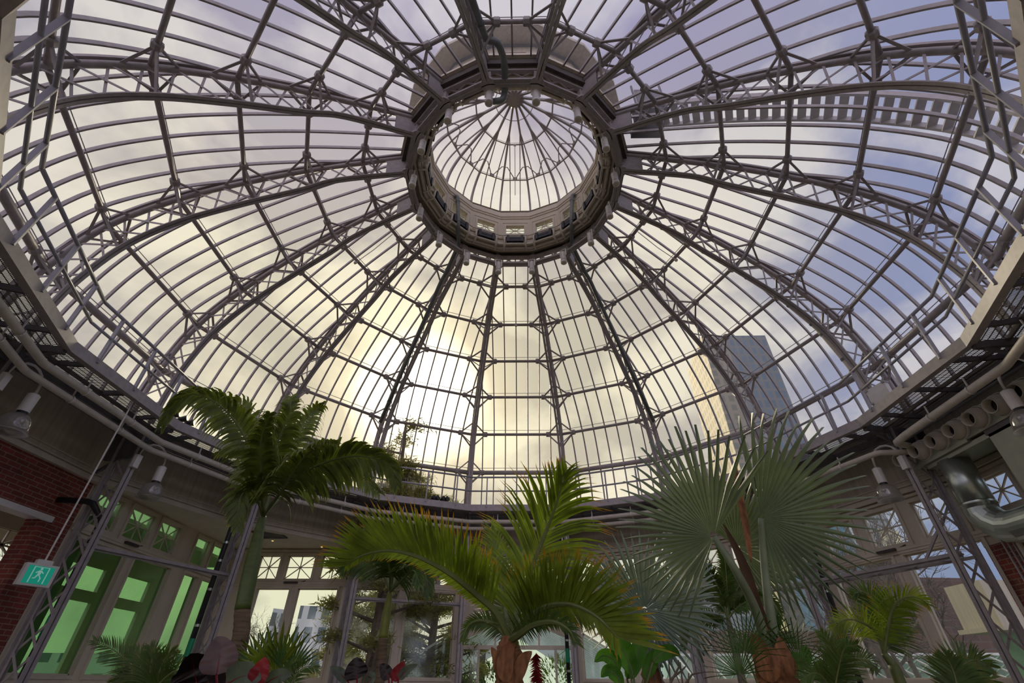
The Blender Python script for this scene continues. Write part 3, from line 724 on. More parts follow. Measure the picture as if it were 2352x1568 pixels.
# horizontal struts between columns
for k,(a0,a1,z,ph,tr_) in enumerate(((-78.75,-56.25,3.62,'across the greenish windows at left',0),(-33.75,-11.25,3.45,'across the windows left of the gabled door',0),(11.25,33.75,3.45,'behind the smaller blue fan palm',0),(33.75,56.25,3.45,'behind the large blue fan palm',0),(56.25,78.75,3.5,'across the windows with city towers at right',1))):
    mb = MB(); p, q = pol(8.1,a0,z), pol(8.1,a1,z); mb.bar(p, q, .10, .03); mb.bar(p, q, .02, .10)
    if tr_:
        p2, q2 = pol(8.35,a0,z-.04), pol(8.35,a1,z-.04); mb.bar(p2,q2,.05,.05); N=9
        for i_ in range(N): mb.bar((p if i_%2 else p2).lerp(q if i_%2 else q2,i_/N),(p2 if i_%2 else p).lerp(q2 if i_%2 else q,(i_+1)/N),.03,.012)
        mb.bar(p.lerp(q,.30), pol(8.1,a0,z+.62), .04, .04); mb.bar(p.lerp(q,.80), pol(8.1,a1,z+.62), .04, .04)
    tag(mb.build('tie_strut', STEEL), 'horizontal grey steel tie between columns, ' + ph, 'strut', 'ties between the columns')
# black rain pipes with green tape
for az, da, z1, ph, tz in ((-78.75,1.0,4.9,'left lattice column beside the brick pier',2.35),(-56.25,-2.0,5.6,'column just left of the slim palm trunk',2.2),(11.25,-1.4,5.6,'column right of the gabled door',2.25),(56.25,2.0,5.6,'column right of the large blue fan palm',2.4)):
    t = empty('drain_pipe', 'black drain pipe with steel clamps on the ' + ph, 'pipe', 'black drain pipes')
    mb = MB(); pts = [pol(8.15,az+da,0), pol(8.15,az+da,z1-.2)]
    if az == -78.75: pts = [pol(8.15,az+da,0), pol(8.15,az+da,4.1), pol(8.2,az-1,4.35), V((-8.3,1.55,4.42)), V((-8.78,1.45,4.42))]
    else: pts += [pol(8.2,az+da,z1), pol(8.4,az+da,z1+.15)]
    mb.tube(pts, .055, 10); mb.build('pipe_run', BLACK, t, smooth=True)
    for z in (1.9,2.6,3.3,3.9,4.3):
        mb = MB(); mb.lathe([(.06,-.025),(.06,.025)], pol(8.15,az+da,z), V((0,0,1)), 10); mb.build('clamp', GALV, t)
    mb = MB(); mb.lathe([(.059,-.16),(.059,.16)], pol(8.15,az+da,tz), V((0,0,1)), 10); tag(mb.build('tape_band', GREENTAPE, t), 'bright green tape band')
# conduits beside the right column
for k in range(4):
    mb = MB(); mb.tube([pol(8.55,81.5+k*.55,0), pol(8.55,81.5+k*.55,5.0)], .016+.012*(k==3)*2, 8)
    tag(mb.build('conduit', STEEL if k < 3 else PIPE), 'vertical conduit beside the right lattice column, %s from the column' % ['first','second','third','fourth and thickest'][k], 'conduit', 'upright conduits at the right column')

# ------------------------------------------------------------------ gooseneck factory lamps
def lamp(az, sgn, z, label, r=7.75, dist=.52, H=.45):
    t = empty('gooseneck_lamp', label, 'lamp', 'gooseneck lamps on the columns')
    tv = V((math.cos(R(az)), -math.sin(R(az)), 0))*sgn
    b = pol(7.86, az, z); e = pol(r, az, z)+tv*dist
    mb = MB(); mb.bar(b+V((0,0,-.16)), b+V((0,0,.10)), .12, .09, pol(1,az,0)); mb.build('wall_box', WHITE, t)
    pts = [b+V((0,0,.08))+tv*.02]
    for k in range(9):
        an = math.pi*k/8; f_ = .5-.5*math.cos(an); pts.append(b.lerp(V((e.x,e.y,b.z)), f_)+V((0,0,.14+H*.62*math.sin(an))))
    pts.append(V((e.x,e.y,b.z+.06)))
    mb = MB(); mb.tube(pts, .021, 8); mb.build('gooseneck', WHITE, t, smooth=True)
    top = V((e.x,e.y,b.z+.06))
    mb = MB(); mb.lathe([(0,0),(.04,0),(.085,-.03),(.085,-.33),(0,-.33)], top, V((0,0,1)), 18); mb.build('ballast_housing', WHITE, t)
    mb = MB(); mb.lathe([(.07,-.33),(.07,-.365)], top, V((0,0,1)), 18); mb.build('dark_band', BLACK, t)
    mb = MB(); mb.lathe([(.07,-.365),(.115,-.385),(.16,-.43),(.19,-.50),(.205,-.58),(.215,-.66),(.235,-.665),(.235,-.675),(.205,-.67),(.195,-.58),(.18,-.50),(.15,-.44),(.10,-.40)], top, V((0,0,1)), 28); mb.build('prismatic_shade', LAMPG, t, smooth=True)
    mb = MB(); mb.ico(top+V((0,0,-.50)), .07, 1,1,1.4,10); mb.build('bulb', WHITE, t, smooth=True)
    return t
lamp(-101.25, 1, 5.28, 'white gooseneck lamp with glass shade at the left edge, beside the brick wall')
lamp(-78.75, 1, 5.25, 'white gooseneck lamp with glass shade left of the tall palm, beside the lattice column')
lamp(78.75, -1, 5.2, 'white gooseneck lamp with glass shade under the left end of the nozzle row')
lamp(101.25, -1, 5.28, 'white gooseneck lamp with glass shade at the right edge, in front of the nozzle row')
lamp(11.25, -1, 5.02, 'white gooseneck lamp partly behind the upright frond of the middle palm', dist=.12, r=7.7)
lamp(33.75, -1, 5.02, 'white gooseneck lamp half hidden behind the large blue fan palm', dist=.12, r=7.7)

# ------------------------------------------------------------------ jet nozzle plenum and silver duct (right)
t = empty('air_plenum', 'cream metal air duct with a row of round jet nozzles under the catwalk at right', 'duct')
mb = MB(); x0 = 7.98
mb.add([(x0,-1.9,5.12),(x0,1.90,5.12),(x0,1.90,5.50),(x0,-1.9,5.50),(8.5,-1.9,5.12),(8.5,1.90,5.12),(8.5,1.90,5.50),(8.5,-1.9,5.50)], [(0,1,2,3),(4,7,6,5),(0,4,5,1),(3,2,6,7),(1,5,6,2),(0,3,7,4)])
mb.box(x0-.02,x0+.02,-1.9,1.90,5.10,5.14); mb.build('duct_body', PLENUM, t)
for k in range(8):
    c = V((x0, 1.72-k*.46, 5.31)); ax = V((-.96,-.03,-.14)).normalized()
    mb = MB(); mb.lathe([(.20,.0),(.20,.03),(.185,.04)], c, V((-1,0,0)), 24); mb.lathe([(.175,.0),(.168,.09),(.14,.15),(.118,.20),(.122,.21),(.112,.21),(.105,.15),(.10,.05)], c+V((-.02,0,0)), ax, 24); mb.build('jet_nozzle', PIPE, t, smooth=True)
    mb = MB(); mb.lathe([(0,.06),(.105,.06)], c+V((-.02,0,0)), ax, 20); tag(mb.build('nozzle_throat', BLACK, t), 'dark throat of the nozzle')
t = empty('silver_duct', 'tall shiny silver round duct bending right under the nozzle row', 'duct')
cx, cy = 8.20, 1.02
mb = MB(); mb.box(7.95,8.6,.3,1.6,5.06,5.12); mb.box(8.0,8.55,-1.2,1.4,4.98,5.06); mb.build('transition_box', PLENUM, t)
mb = MB(); mb.tube([(cx,cy,5.0),(cx,cy,4.12)], .25, 28); mb.build('duct_pipe', GALV, t, smooth=True)
mb = MB(); mb.lathe([(.26,-.02),(.265,0),(.26,.02)], V((cx,cy,4.20)), V((0,0,1)), 28); mb.build('duct_seam', GALV, t, smooth=True)
el = [(cx,cy,4.14),(cx,cy,4.02),(cx+.01,cy-.08,3.88),(cx+.03,cy-.23,3.76),(cx+.05,cy-.42,3.72),(cx+.08,cy-.9,3.72),(cx+.10,cy-1.5,3.72)]
mb = MB(); mb.tube(el, .25, 28); mb.build('elbow', GALV, t)
t = empty('cream_duct', 'flat cream duct dropping at the right edge beyond the silver duct', 'duct')
mb = MB(); mb.box(8.0,8.5,-.75,-.05,4.0,5.10); mb.build('duct_body', PLENUM, t)
mb = MB(); mb.box(7.98,8.52,-.77,-.03,5.02,5.10); mb.build('flange', STEEL_D, t)
# junction panel on the catwalk
p = at(2031, 897, 8.5); 
t = empty('junction_panel', 'square white junction panel on the handrail at right', 'panel', loc=pol(7.62,82.0,6.47), rz=-R(75))
mb = MB(); mb.box(-.22,.22,-.05,.05,-.17,.17); mb.build('panel_case', WHITE, t)
mb = MB()
for sx in (-1,1):
    for sz in (-1,1): mb.box(sx*.2-.03,sx*.2+.03,-.07,.07,sz*.15-.02,sz*.15+.02)
mb.bar((0,.05,0),(0,.4,-.1),.03,.03); mb.build('bracket', STEEL, t)
# small floodlights standing on the catwalk
for k,(az,r) in enumerate(((-79.6,7.33),(-77.9,7.33),(-76.4,7.33),(-20.5,7.33),(-19.6,7.33),(-18.2,7.33),(-17.3,7.33))):
    far_ = k >= 3
    t = empty('floodlight', ('small black floodlight on the far catwalk edge, %s from the left' % ['first','second','third','fourth'][k-3]) if far_ else ('small black floodlight on the left catwalk edge, %s one down the slope' % ['first','second','third'][k]), 'floodlight', 'floodlights on the far catwalk' if far_ else 'floodlights on the left catwalk', loc=pol(r,az,6.07), rz=-R(az))
    mb = MB(); mb.lathe([(.03,-.09),(.05,-.05),(.075,.08),(.08,.09),(0,.09)], V((0,0,.10)), V((.5,-.8,.3)), 12); mb.build('lamp_head', BLACK, t)
    mb = MB(); mb.bar((0,0,0),(0,0,.08),.03,.03); mb.build('foot', BLACK, t)

# ------------------------------------------------------------------ grey ventilation pipes at the eye
def gpipe(label, pts, r=.075):
    t = empty('ventilation_pipe', label, 'pipe', 'grey pipes at the eye ring')
    P = [V(p) for p in pts]; fine = [P[0]]
    for i_ in range(1, len(P)-1):
        a, b, c = P[i_-1], P[i_], P[i_+1]; ra = min(.16,(a-b).length*.45); rb = min(.16,(c-b).length*.45)
        s0 = b+(a-b).normalized()*ra; s1 = b+(c-b).normalized()*rb
        for k in range(6): f_ = k/5; fine.append(s0.lerp(b,f_).lerp(b.lerp(s1,f_),f_))
    fine.append(P[-1])
    mb = MB(); mb.tube(fine, r, 12); mb.build('pipe_run', GPIPE, t, smooth=True)
    for a, b in zip(P, P[1:]):
        if (b-a).length > .5:
            for f_ in (.18,.85): mb = MB(); mb.lathe([(r+.01,-.03),(r+.01,.03)], a.lerp(b,f_), (b-a).normalized(), 12); mb.build('coupling', GPIPE, t)
def ribpt(az, f_, d=0.0, ds=0.0):
    r, z = at_len(INNS, f_); tv = V((math.cos(R(az)),-math.sin(R(az)),0)); return pol(r, az, z)+V((0,0,d))+tv*ds
gpipe('grey pipe coming down the top left rib and hooking over the eye ring', [ribpt(-168.75,.5,.30,-.20), ribpt(-168.75,.10,.36,-.18), ribpt(-168.75,.10,.22,-.42), ribpt(-168.75,.04,.2,-.45), pol(2.45,-176,12.05), pol(2.45,-175,11.72), pol(2.45,-170,11.72)], .07)
gpipe('grey pipe from the drum down the left of the two lower ribs', [pol(2.38,-52,13.75), pol(2.30,-50,13.75), pol(2.28,-47,12.45), pol(2.75,-38.5,12.3), ribpt(-33.75,.10,.10,-.22), ribpt(-33.75,.14,.25,-.20), ribpt(-33.75,.75,.28,-.22)], .06)
gpipe('grey pipe from the drum down the right of the two lower ribs', [pol(2.38,52,13.75), pol(2.30,50,13.75), pol(2.28,47,12.45), pol(2.75,38.5,12.3), ribpt(33.75,.10,.10,.22), ribpt(33.75,.14,.25,.20), ribpt(33.75,.75,.28,.22)], .06)
# lagged cream pipe along the right-hand rib
gpipe('long cream lagged pipe following the rib at right', [ribpt(78.75,f_,.22,-.12) for f_ in (.0,.15,.3,.45,.6,.72,.85)]+[ribpt(78.75,.98,.3,-.1)], .065)
bpy.data.objects[[o.name for o in bpy.data.objects if o.name.startswith('pipe_run')][-1]].data.materials[0] = PIPE

# ------------------------------------------------------------------ smoke detector cables (small round sensors)
for (x,y,z),ph in ((at(734,478,8.9),'left'),(at(1631,466,8.9),'right')):
    pass
def sensor(label, az, r, z, r2, z2):
    t = empty('cable_sensor', label, 'sensor', 'round sensors on cables')
    mb = MB(); mb.ico((r*math.sin(R(az)),r*math.cos(R(az)),z), .05, 1,1,1,10); mb.build('sensor_head', WHITE, t, smooth=True)
    mb = MB(); a, b = pol(r2,az,z2), pol(r,az,z); mb.tube([a, a.lerp(b,.5)+V((0,0,-.06)), b], .012, 6); mb.build('cable', WHITE, t)
sensor('small white round sensor on a cable above the left lower rib', -67.5, 4.95, 11.30, 3.8, 12.0)
sensor('small white round sensor on a cable above the right lower rib', 67.5, 4.95, 11.30, 3.8, 12.0)
sensor('small white round sensor hanging on a cable in the middle of the cupola', 0, 1.17, 16.05, 2.3, 14.9)
sensor('small white round sensor on the purlin below the eye ring on the centre line', 0, 4.92, 11.36, 3.8, 12.0)

# ------------------------------------------------------------------ exit sign
P0 = V((-7.30, .33, 0))
t = empty('exit_sign', 'green running-man exit sign hanging on a thin rod at lower left', 'sign', loc=(P0.x,P0.y,3.12), rz=R(62))
mb = MB(); mb.tube([(0,0,0),(0,0,2.8)], .014, 8); mb.build('hanging_rod', WHITE, t)
mb = MB(); mb.box(-.10,.10,-.05,.05,-.06,0); mb.box(-.21,.21,-.05,.05,-.36,-.06); mb.build('sign_case', WHITE, t)
mb = MB(); mb.box(-.165,.165,-.056,-.05,-.33,-.09); tag(mb.build('lit_panel', EXITG, t), 'glowing green panel')
mb = MB()
y = -.0575
def blk(pts): mb.add([(x,y,z) for x,z in pts], [tuple(range(len(pts)))])
mb.lathe([(0,0),(.017,0)], V((.0,y,-.125)), V((0,-1,0)), 12)
blk([(-.02,-.145),(.02,-.15),(.012,-.215),(-.025,-.21)]); blk([(.015,-.15),(.05,-.18),(.04,-.19),(.01,-.165)]); blk([(-.02,-.15),(-.055,-.175),(-.05,-.19),(-.012,-.168)])
blk([(-.025,-.205),(0,-.21),(-.03,-.26),(-.065,-.265),(-.06,-.25),(-.04,-.248)]); blk([(-.005,-.21),(.012,-.212),(.045,-.25),(.04,-.30),(.025,-.30),(.028,-.255)])
blk([(-.10,-.10),(-.085,-.10),(-.085,-.32),(-.10,-.32)]); blk([(.085,-.10),(.10,-.10),(.10,-.32),(.085,-.32)]); blk([(-.10,-.10),(.10,-.10),(.10,-.108),(-.10,-.108)])
mb.build('running_figure', EXITW, t)

# ------------------------------------------------------------------ plants
LEAF = leafmat('palm_leaf_green', (0.19,0.27,0.02), (0.50,0.26,0.02))
LEAF_D = leafmat('dark_palm_leaf', (0.09,0.155,0.03), (0.20,0.18,0.03), trans=0.35)
LEAF_A = leafmat('tall_palm_leaf', (0.13,0.175,0.03), (0.22,0.24,0.03), trans=0.38)
LEAF_Y = leafmat('yellowing_palm_leaf', (0.22,0.29,0.03), (0.55,0.30,0.02))
BLUE = leafmat('blue_grey_fan_leaf', (0.22,0.285,0.19), None, var=0.18, trans=0.22, scale=3)
BLUE2 = leafmat('silver_blue_fan_leaf', (0.27,0.35,0.31), None, var=0.15, trans=0.22, scale=3)
FANG = leafmat('green_fan_leaf', (0.13,0.25,0.07), (0.25,0.28,0.04))
BANANA = leafmat('banana_leaf', (0.10,0.30,0.03), None, trans=0.5, var=0.25)
MAROON = leafmat('dark_maroon_leaf', (0.012,0.004,0.006), None, trans=0.06, rough=0.35)
RED = leafmat('red_leaf', (0.28,0.02,0.03), None, trans=0.35, rough=0.3)
MAUVE = leafmat('mauve_veined_leaf', (0.17,0.11,0.125), None, trans=0.3, rough=0.35)
GREYG = leafmat('grey_green_leaf', (0.11,0.14,0.10), None, trans=0.25, rough=0.35)
STEM = paint('green_leaf_stalk', (0.14,0.17,0.05), 0.5, var=0.2)
STEM_B = paint('blue_grey_stalk', (0.20,0.24,0.15), 0.5, var=0.15)
CROWN = paint('green_crownshaft', (0.10,0.14,0.03), 0.4, var=0.2, stretch=(1,1,3))
TRUNK = paint('ringed_palm_trunk', (0.16,0.11,0.06), 0.8, var=0.4, scale=4, bump=0.6, stretch=(1,1,9))
TRUNK_G = paint('grey_palm_trunk', (0.20,0.17,0.13), 0.8, var=0.3, scale=4, bump=0.5, stretch=(1,1,9))
HUSK = paint('brown_leaf_husk', (0.26,0.11,0.045), 0.8, var=0.45, scale=9, bump=0.6, stretch=(3,3,1))
BARK = paint('tree_bark', (0.17,0.135,0.10), 0.9, var=0.3)

def leaflets(mb, uv, pts, n, lens, rows, fwd, droop, width, N, t0=.12, jit=.06):
    """pinnate leaflets along a rachis; rows = [(side, lift, length factor)]"""
    P = [V(p) for p in pts]
    L = [0]
    for a, b in zip(P, P[1:]): L.append(L[-1]+(b-a).length)
    for k in range(n):
        t = t0+(1-t0)*(k+.5)/n; x = t*L[-1]; i_ = max(j for j in range(len(L)-1) if L[j] <= x)
        p = P[i_].lerp(P[i_+1], (x-L[i_])/max(1e-6, L[i_+1]-L[i_])); T = (P[min(i_+2,len(P)-1)]-P[max(i_-1,0)]).normalized()
        S = T.cross(N).normalized(); NN = S.cross(T).normalized()
        ln = lens(t)
        for side, lift, lf in rows:
            fw = R(fwd(t)+rnd.uniform(-6,6)); l = ln*lf*(1+rnd.uniform(-jit*2,jit))
            d = (S*side*math.sin(fw)+T*math.cos(fw)+NN*(lift+rnd.uniform(-.12,.12))).normalized()
            wv = d.cross(NN+V((rnd.uniform(-.25,.25),rnd.uniform(-.25,.25),rnd.uniform(-.25,.25)))).normalized()
            q = p.copy(); o = len(mb.v); ns = 5
            prof = (.35,.95,1.0,.8,.45,.04)
            for s_ in range(ns+1):
                w_ = width*prof[s_]*(.75+.5*min(1,l/.6))*.5
                mb.v += [tuple(q-wv*w_), tuple(q+wv*w_)]; uv += [(s_/ns, 0), (s_/ns, 1)]
                if s_ < ns:
                    mb.f.append((o+2*s_, o+2*s_+1, o+2*s_+3, o+2*s_+2)); mb.m.append(0)
                d = (d+V((0,0,-droop*(s_+.6)/ns))).normalized(); q = q+d*(l/ns)
def frond(parent, ctrl, n=46, L=.5, rows=((1,.25,1),(-1,.25,1)), fwd=(75,28), droop=.16, width=.035, mat=None, r=.016, N=None, name='frond', t0=.12, shape=None, stem=STEM, label=None):
    pts = [V(p) for p in spline([tuple(c) for c in ctrl], 7)]
    if N is None: N = (CAM-pts[len(pts)//2]).normalized()
    sh = shape or (lambda t: min(1, .35+t*2.2)*(1 if t < .55 else max(.28, 1-(t-.55)*1.45)))
    rr = [r*(1-.85*i_/(len(pts)-1)) for i_ in range(len(pts))]
    mb = MB(); uv = []
    leaflets(mb, uv, pts, n, lambda t: L*sh(t), rows, lambda t: fwd[0]+(fwd[1]-fwd[0])*t, droop, width, N, t0)
    k = len(mb.v); mb.tube(pts, rr, 6, mi=1); uv += [(0,0)]*(len(mb.v)-k)
    o = mb.build(name, [mat or LEAF, stem], parent, uv=uv)
    if label: o['label'] = label
    return o
def fan(parent, hub, N, U, rad, n=44, a0=-150, a1=150, mat=None, fused=.50, sag=.08, label=None, wf=1.0):
    hub = V(hub); N = V(N).normalized(); U = (V(U)-N*V(U).dot(N)).normalized(); S = U.cross(N).normalized()
    mb = MB(); st = R(a1-a0)/n
    for k in range(n):
        th = R(a0)+st*(k+.5)+rnd.uniform(-.012,.012); l = rad*(1-.28*abs(th/math.pi)**1.5)*rnd.uniform(.93,1.03)
        d = U*math.cos(th)+S*math.sin(th); w = U*-math.sin(th)+S*math.cos(th)
        hw = math.tan(st/2)*wf; cone = .16; tw = rnd.uniform(-.25,.25)
        def pt(f_, side, ridge): 
            x = l*f_; base = hub+d*x+N*(cone*x+ridge*x*hw*1.0)
            ww = x*hw if f_ <= fused else l*fused*hw*max(0,1-((f_-fused)/(1-fused))**1.7)
            q = base+w*(side*ww)+N*(side*ww*tw*(f_ > fused))
            return q+V((0,0,-sag*l*max(0,f_-.5)**2*2))
        o = len(mb.v); fs = (.04, fused*.55, fused, .65, .84, 1.0)
        for f_ in fs: mb.v += [tuple(pt(f_,-1,0)), tuple(pt(f_,0,1.1 if f_ <= fused else .9)), tuple(pt(f_,1,0))]
        for j in range(len(fs)-1):
            b = o+3*j; mb.f += [(b,b+1,b+4,b+3),(b+1,b+2,b+5,b+4)]; mb.m += [0,0]
    o = mb.build('fan_leaf', mat or BLUE, parent)
    if label: o['label'] = label
    return o
def trunk(parent, pts, rads, mat, name='trunk', n=14, ring=.012, step=.09):
    P = [V(p) for p in spline([tuple(p)+(r,) for p, r in zip(pts, rads)], 6)] if False else spline([tuple(p)+(r,) for p, r in zip(pts, rads)], 8)
    pp = []; rr = []
    for a, b in zip(P, P[1:]):
        L = math.dist(a[:3], b[:3]); m_ = max(1, int(L/step*2))
        for k in range(m_):
            f_ = k/m_; pp.append(V([a[i_]+(b[i_]-a[i_])*f_ for i_ in range(3)])); rr.append((a[3]+(b[3]-a[3])*f_)*(1+ring*(1 if len(pp)%2 else -1)))
    pp.append(V(P[-1][:3])); rr.append(P[-1][3])
    mb = MB(); mb.tube(pp, rr, n); return mb.build(name, mat, parent, smooth=True)
def blade(parent, ctrl, width, mat, name='leaf', N=None, fold=.25, wave=.03, shape=None, stem_r=.008, stem=STEM, petiole=None, label=None):
    pts = [V(p) for p in spline([tuple(c) for c in ctrl], 8)]
    if N is None: N = (CAM-pts[len(pts)//2]).normalized()
    n = len(pts); mb = MB(); sh = shape or (lambda t: math.sin(math.pi*min(1,t**.8))**.7)
    for i_, p in enumerate(pts):
        T = (pts[min(i_+1,n-1)]-pts[max(i_-1,0)]).normalized(); S = T.cross(N).normalized(); NN = S.cross(T)
        w = width*sh(i_/(n-1))*.5
        for c in (-1,-.5,0,.5,1): mb.v.append(tuple(p+S*c*w+NN*(abs(c)*w*fold+wave*math.sin(i_*1.3+c*2)*abs(c)*w*4)))
    for i_ in range(n-1):
        for c in range(4): mb.f.append((i_*5+c, i_*5+c+1, i_*5+c+6, i_*5+c+5)); mb.m.append(0)
    mb.tube([p+N*-.004 for p in pts], [stem_r*(1-.8*i_/(n-1)) for i_ in range(n)], 5, mi=1)
    if petiole: mb.tube([V(p) for p in petiole]+[pts[0]], stem_r*1.1, 6, mi=1)
    o = mb.build(name, [mat, stem], parent, smooth=True)
    if label: o['label'] = label
    return o
def A_(*l): return [at(x, y, D) for x, y, D in l]
def below(p, z=0.0, dx=0, dy=0): return V((p.x+dx, p.y+dy, z))

# planting bed
mb = MB(); pts = [V((-6.6,-3.6,0)),V((6.6,-3.6,0)),V((6.8,4.2,0)),V((3.2,6.9,0)),V((-3.2,6.9,0)),V((-6.8,4.2,0))]
mb.add([p for p in pts]+[p+V((0,0,.35)) for p in pts], [(6,7,8,9,10,11)]+[(i_,(i_+1)%6,(i_+1)%6+6,i_+6) for i_ in range(6)])
tag(mb.build('planting_bed', GROUND), 'raised dark soil bed that the palms grow in', 'bed', kind='structure')
def plant(name, label, cat, foot, group=None): return empty(name, label, cat, group, 'thing', loc=(0,0,0))

# tall christmas palm, left
D = 7.3
t = plant('palm_tree', 'tall slim palm at left with drooping dark fronds reaching over the catwalk', 'palm', None)
c = at(604,1185,D); b0 = at(545,1500,D); foot = V((b0.x+.03,b0.y,.3))
trunk(t, [foot, b0, at(557,1400,D)], [.12,.11,.10], TRUNK, ring=.03)
trunk(t, [at(557,1400,D), at(578,1300,D), at(594,1225,D), c], [.105,.105,.075,.05], CROWN, 'crownshaft', ring=0)
RW = ((1,.15,1),(-1,.15,1)); CS_ = c
def tf(l, n=32, L=.72, rows=RW, droop=1.0, width=.052, mat=LEAF_A, **k):
    return frond(t, [CS_]+A_(*l), n=n, L=L, rows=rows, droop=droop, width=width, mat=mat, r=.026, t0=.30, **k)
tf([(585,1100,D-.1),(565,1010,D-.3),(515,940,D-.5),(450,905,D-.6),(405,925,D-.5),(372,975,D-.4)], n=52, L=.55)
tf([(600,1080,D+.2),(575,980,D+.3),(555,930,D+.3),(530,915,D+.3)], L=.6)
tf([(612,1090,D-.3),(640,1010,D-.5),(665,950,D-.6),(668,915,D-.6)], L=.6)
tf([(635,1100,D+.1),(680,1010,D+.2),(720,945,D+.3),(742,930,D+.3)], L=.6)
tf([(655,1120,D-.3),(715,1075,D-.5),(790,1050,D-.6),(850,1050,D-.6),(895,1070,D-.5),(912,1110,D-.4)], n=56, L=.62, droop=.5)
tf([(645,1130,D-.6),(690,1060,D-.9),(735,1020,D-1.1),(775,1015,D-1.2)], L=.55)
tf([(650,1140,D+.4),(730,1090,D+.7),(800,1075,D+.9),(870,1130,D+1.0)], L=.55, droop=.5)
tf([(590,1130,D+.5),(560,1080,D+.8),(545,1030,D+.9),(500,1040,D+.9)], L=.5)
tf([(592,1150,D-.4),(570,1120,D-.6),(550,1150,D-.7),(548,1210,D-.7)], L=.42, droop=.5)
tf([(600,1100,D-.6),(600,1010,D-1.0),(620,950,D-1.2)], L=.55)
# middle palm
D = 5.0
t = plant('palm_tree', 'large green palm in the middle with a thick brown trunk and orange-tipped arching fronds', 'palm', None)
c = at(1172,1470,D)
trunk(t, [below(at(1170,1560,D),.3), at(1170,1560,D), at(1168,1500,D), at(1172,1462,D)], [.15,.125,.115,.07], HUSK, ring=.05, step=.05)
for (l, w_) in (([(1150,1565,D-.1),(1145,1520,D-.14),(1128,1485,D-.16)],.06),([(1190,1565,D-.1),(1200,1520,D-.1),(1222,1495,D-.1)],.07),([(1165,1568,D-.14),(1160,1520,D-.16),(1180,1465,D-.12)],.09)):
    blade(t, A_(*l), w_*1.6, HUSK, 'leaf_husk', wave=.02, stem=HUSK)
CS_ = c
def mf(l, **k):
    kw = dict(n=58, L=.5, rows=RW, droop=.16, width=.023, mat=LEAF, r=.036); kw.update(k); return frond(t, [CS_]+A_(*l), **kw)
mf([(1138,1405,D-.1),(1098,1368,D-.2),(1045,1325,D-.4),(1000,1297,D-.5),(945,1273,D-.6),(890,1264,D-.6),(835,1274,D-.5),(795,1298,D-.4)], n=74, L=.54, rows=((1,.30,1),(1,-.25,.92),(-1,-.1,.25)), fwd=(62,34), width=.025, droop=.0, t0=.16,
   shape=lambda t: min(1,.5+t*1.6)*(1 if t < .7 else max(.55,1-(t-.7)*1.3)))
mf([(1190,1400,D),(1215,1320,D+.1),(1250,1230,D+.1),(1280,1150,D),(1296,1090,D-.1)], n=60, L=.80, fwd=(64,18), width=.024, droop=.34, t0=.10,
   shape=lambda t: min(1,.75+t*1.2)*(1 if t < .6 else max(.25,1-(t-.6)*1.7)))
mf([(1200,1430,D-.2),(1250,1395,D-.5),(1310,1388,D-.8),(1370,1415,D-1.0),(1420,1465,D-1.0)], n=66, L=.52, rows=((-1,.28,1.05),(-1,-.15,.95),(1,-.2,.40)), fwd=(66,40), width=.026, droop=.03, mat=LEAF_Y,
   shape=lambda t: min(1,.45+t*2)*(1 if t < .8 else .75), t0=.2)
mf([(1145,1440,D+.3),(1110,1425,D+.4),(1078,1435,D+.5),(1062,1470,D+.5)], n=44, L=.17, droop=.12, width=.02, mat=LEAF_D)
mf([(1195,1455,D-.4),(1225,1435,D-.6),(1270,1428,D-.8),(1305,1445,D-.9),(1322,1475,D-.9)], n=56, L=.20, droop=.10, width=.02, mat=LEAF_D, rows=((-1,.2,1.3),(1,.2,.7)))
mf([(1160,1400,D+.5),(1148,1330,D+.8),(1140,1270,D+1.0),(1128,1215,D+1.1)], n=48, L=.5, fwd=(50,20), mat=LEAF)
mf([(1180,1400,D+.6),(1185,1330,D+1.0),(1205,1260,D+1.3)], n=40, L=.45, mat=LEAF_D)
blade(t, A_((1292,1110,D-.1),(1298,1080,D-.1),(1299,1062,D-.1)), .05, LEAF, 'leaf_tip')
# small palm left of the middle
D = 8.6
t = plant('palm_tree', 'small palm with a bright yellow-green shaft left of the middle palm', 'palm', None)
c = at(896,1358,D); b0 = at(872,1560,D)
trunk(t, [V((b0.x,b0.y,.3)), b0, at(880,1465,D)], [.085,.08,.07], TRUNK, ring=.03)
trunk(t, [at(880,1465,D), at(888,1410,D), c], [.07,.065,.035], paint('yellow_green_shaft',(0.20,0.22,0.03),.4), 'crownshaft', ring=0)
CS_ = c
for l in ([(880,1320,D),(850,1290,D),(812,1285,D),(785,1310,D)],[(885,1310,D+.3),(870,1260,D+.4),(862,1225,D+.5)],[(905,1310,D-.2),(915,1260,D-.3),(925,1230,D-.4)],[(920,1320,D),(950,1295,D),(975,1315,D),(985,1365,D)],[(925,1330,D-.4),(950,1310,D-.7),(965,1345,D-.8)],[(895,1310,D-.4),(880,1270,D-.7),(850,1275,D-.8)],[(915,1310,D+.5),(945,1270,D+.8),(970,1285,D+.9)]):
    tf(l, n=34, L=.42, droop=.5, width=.036, mat=LEAF_D)
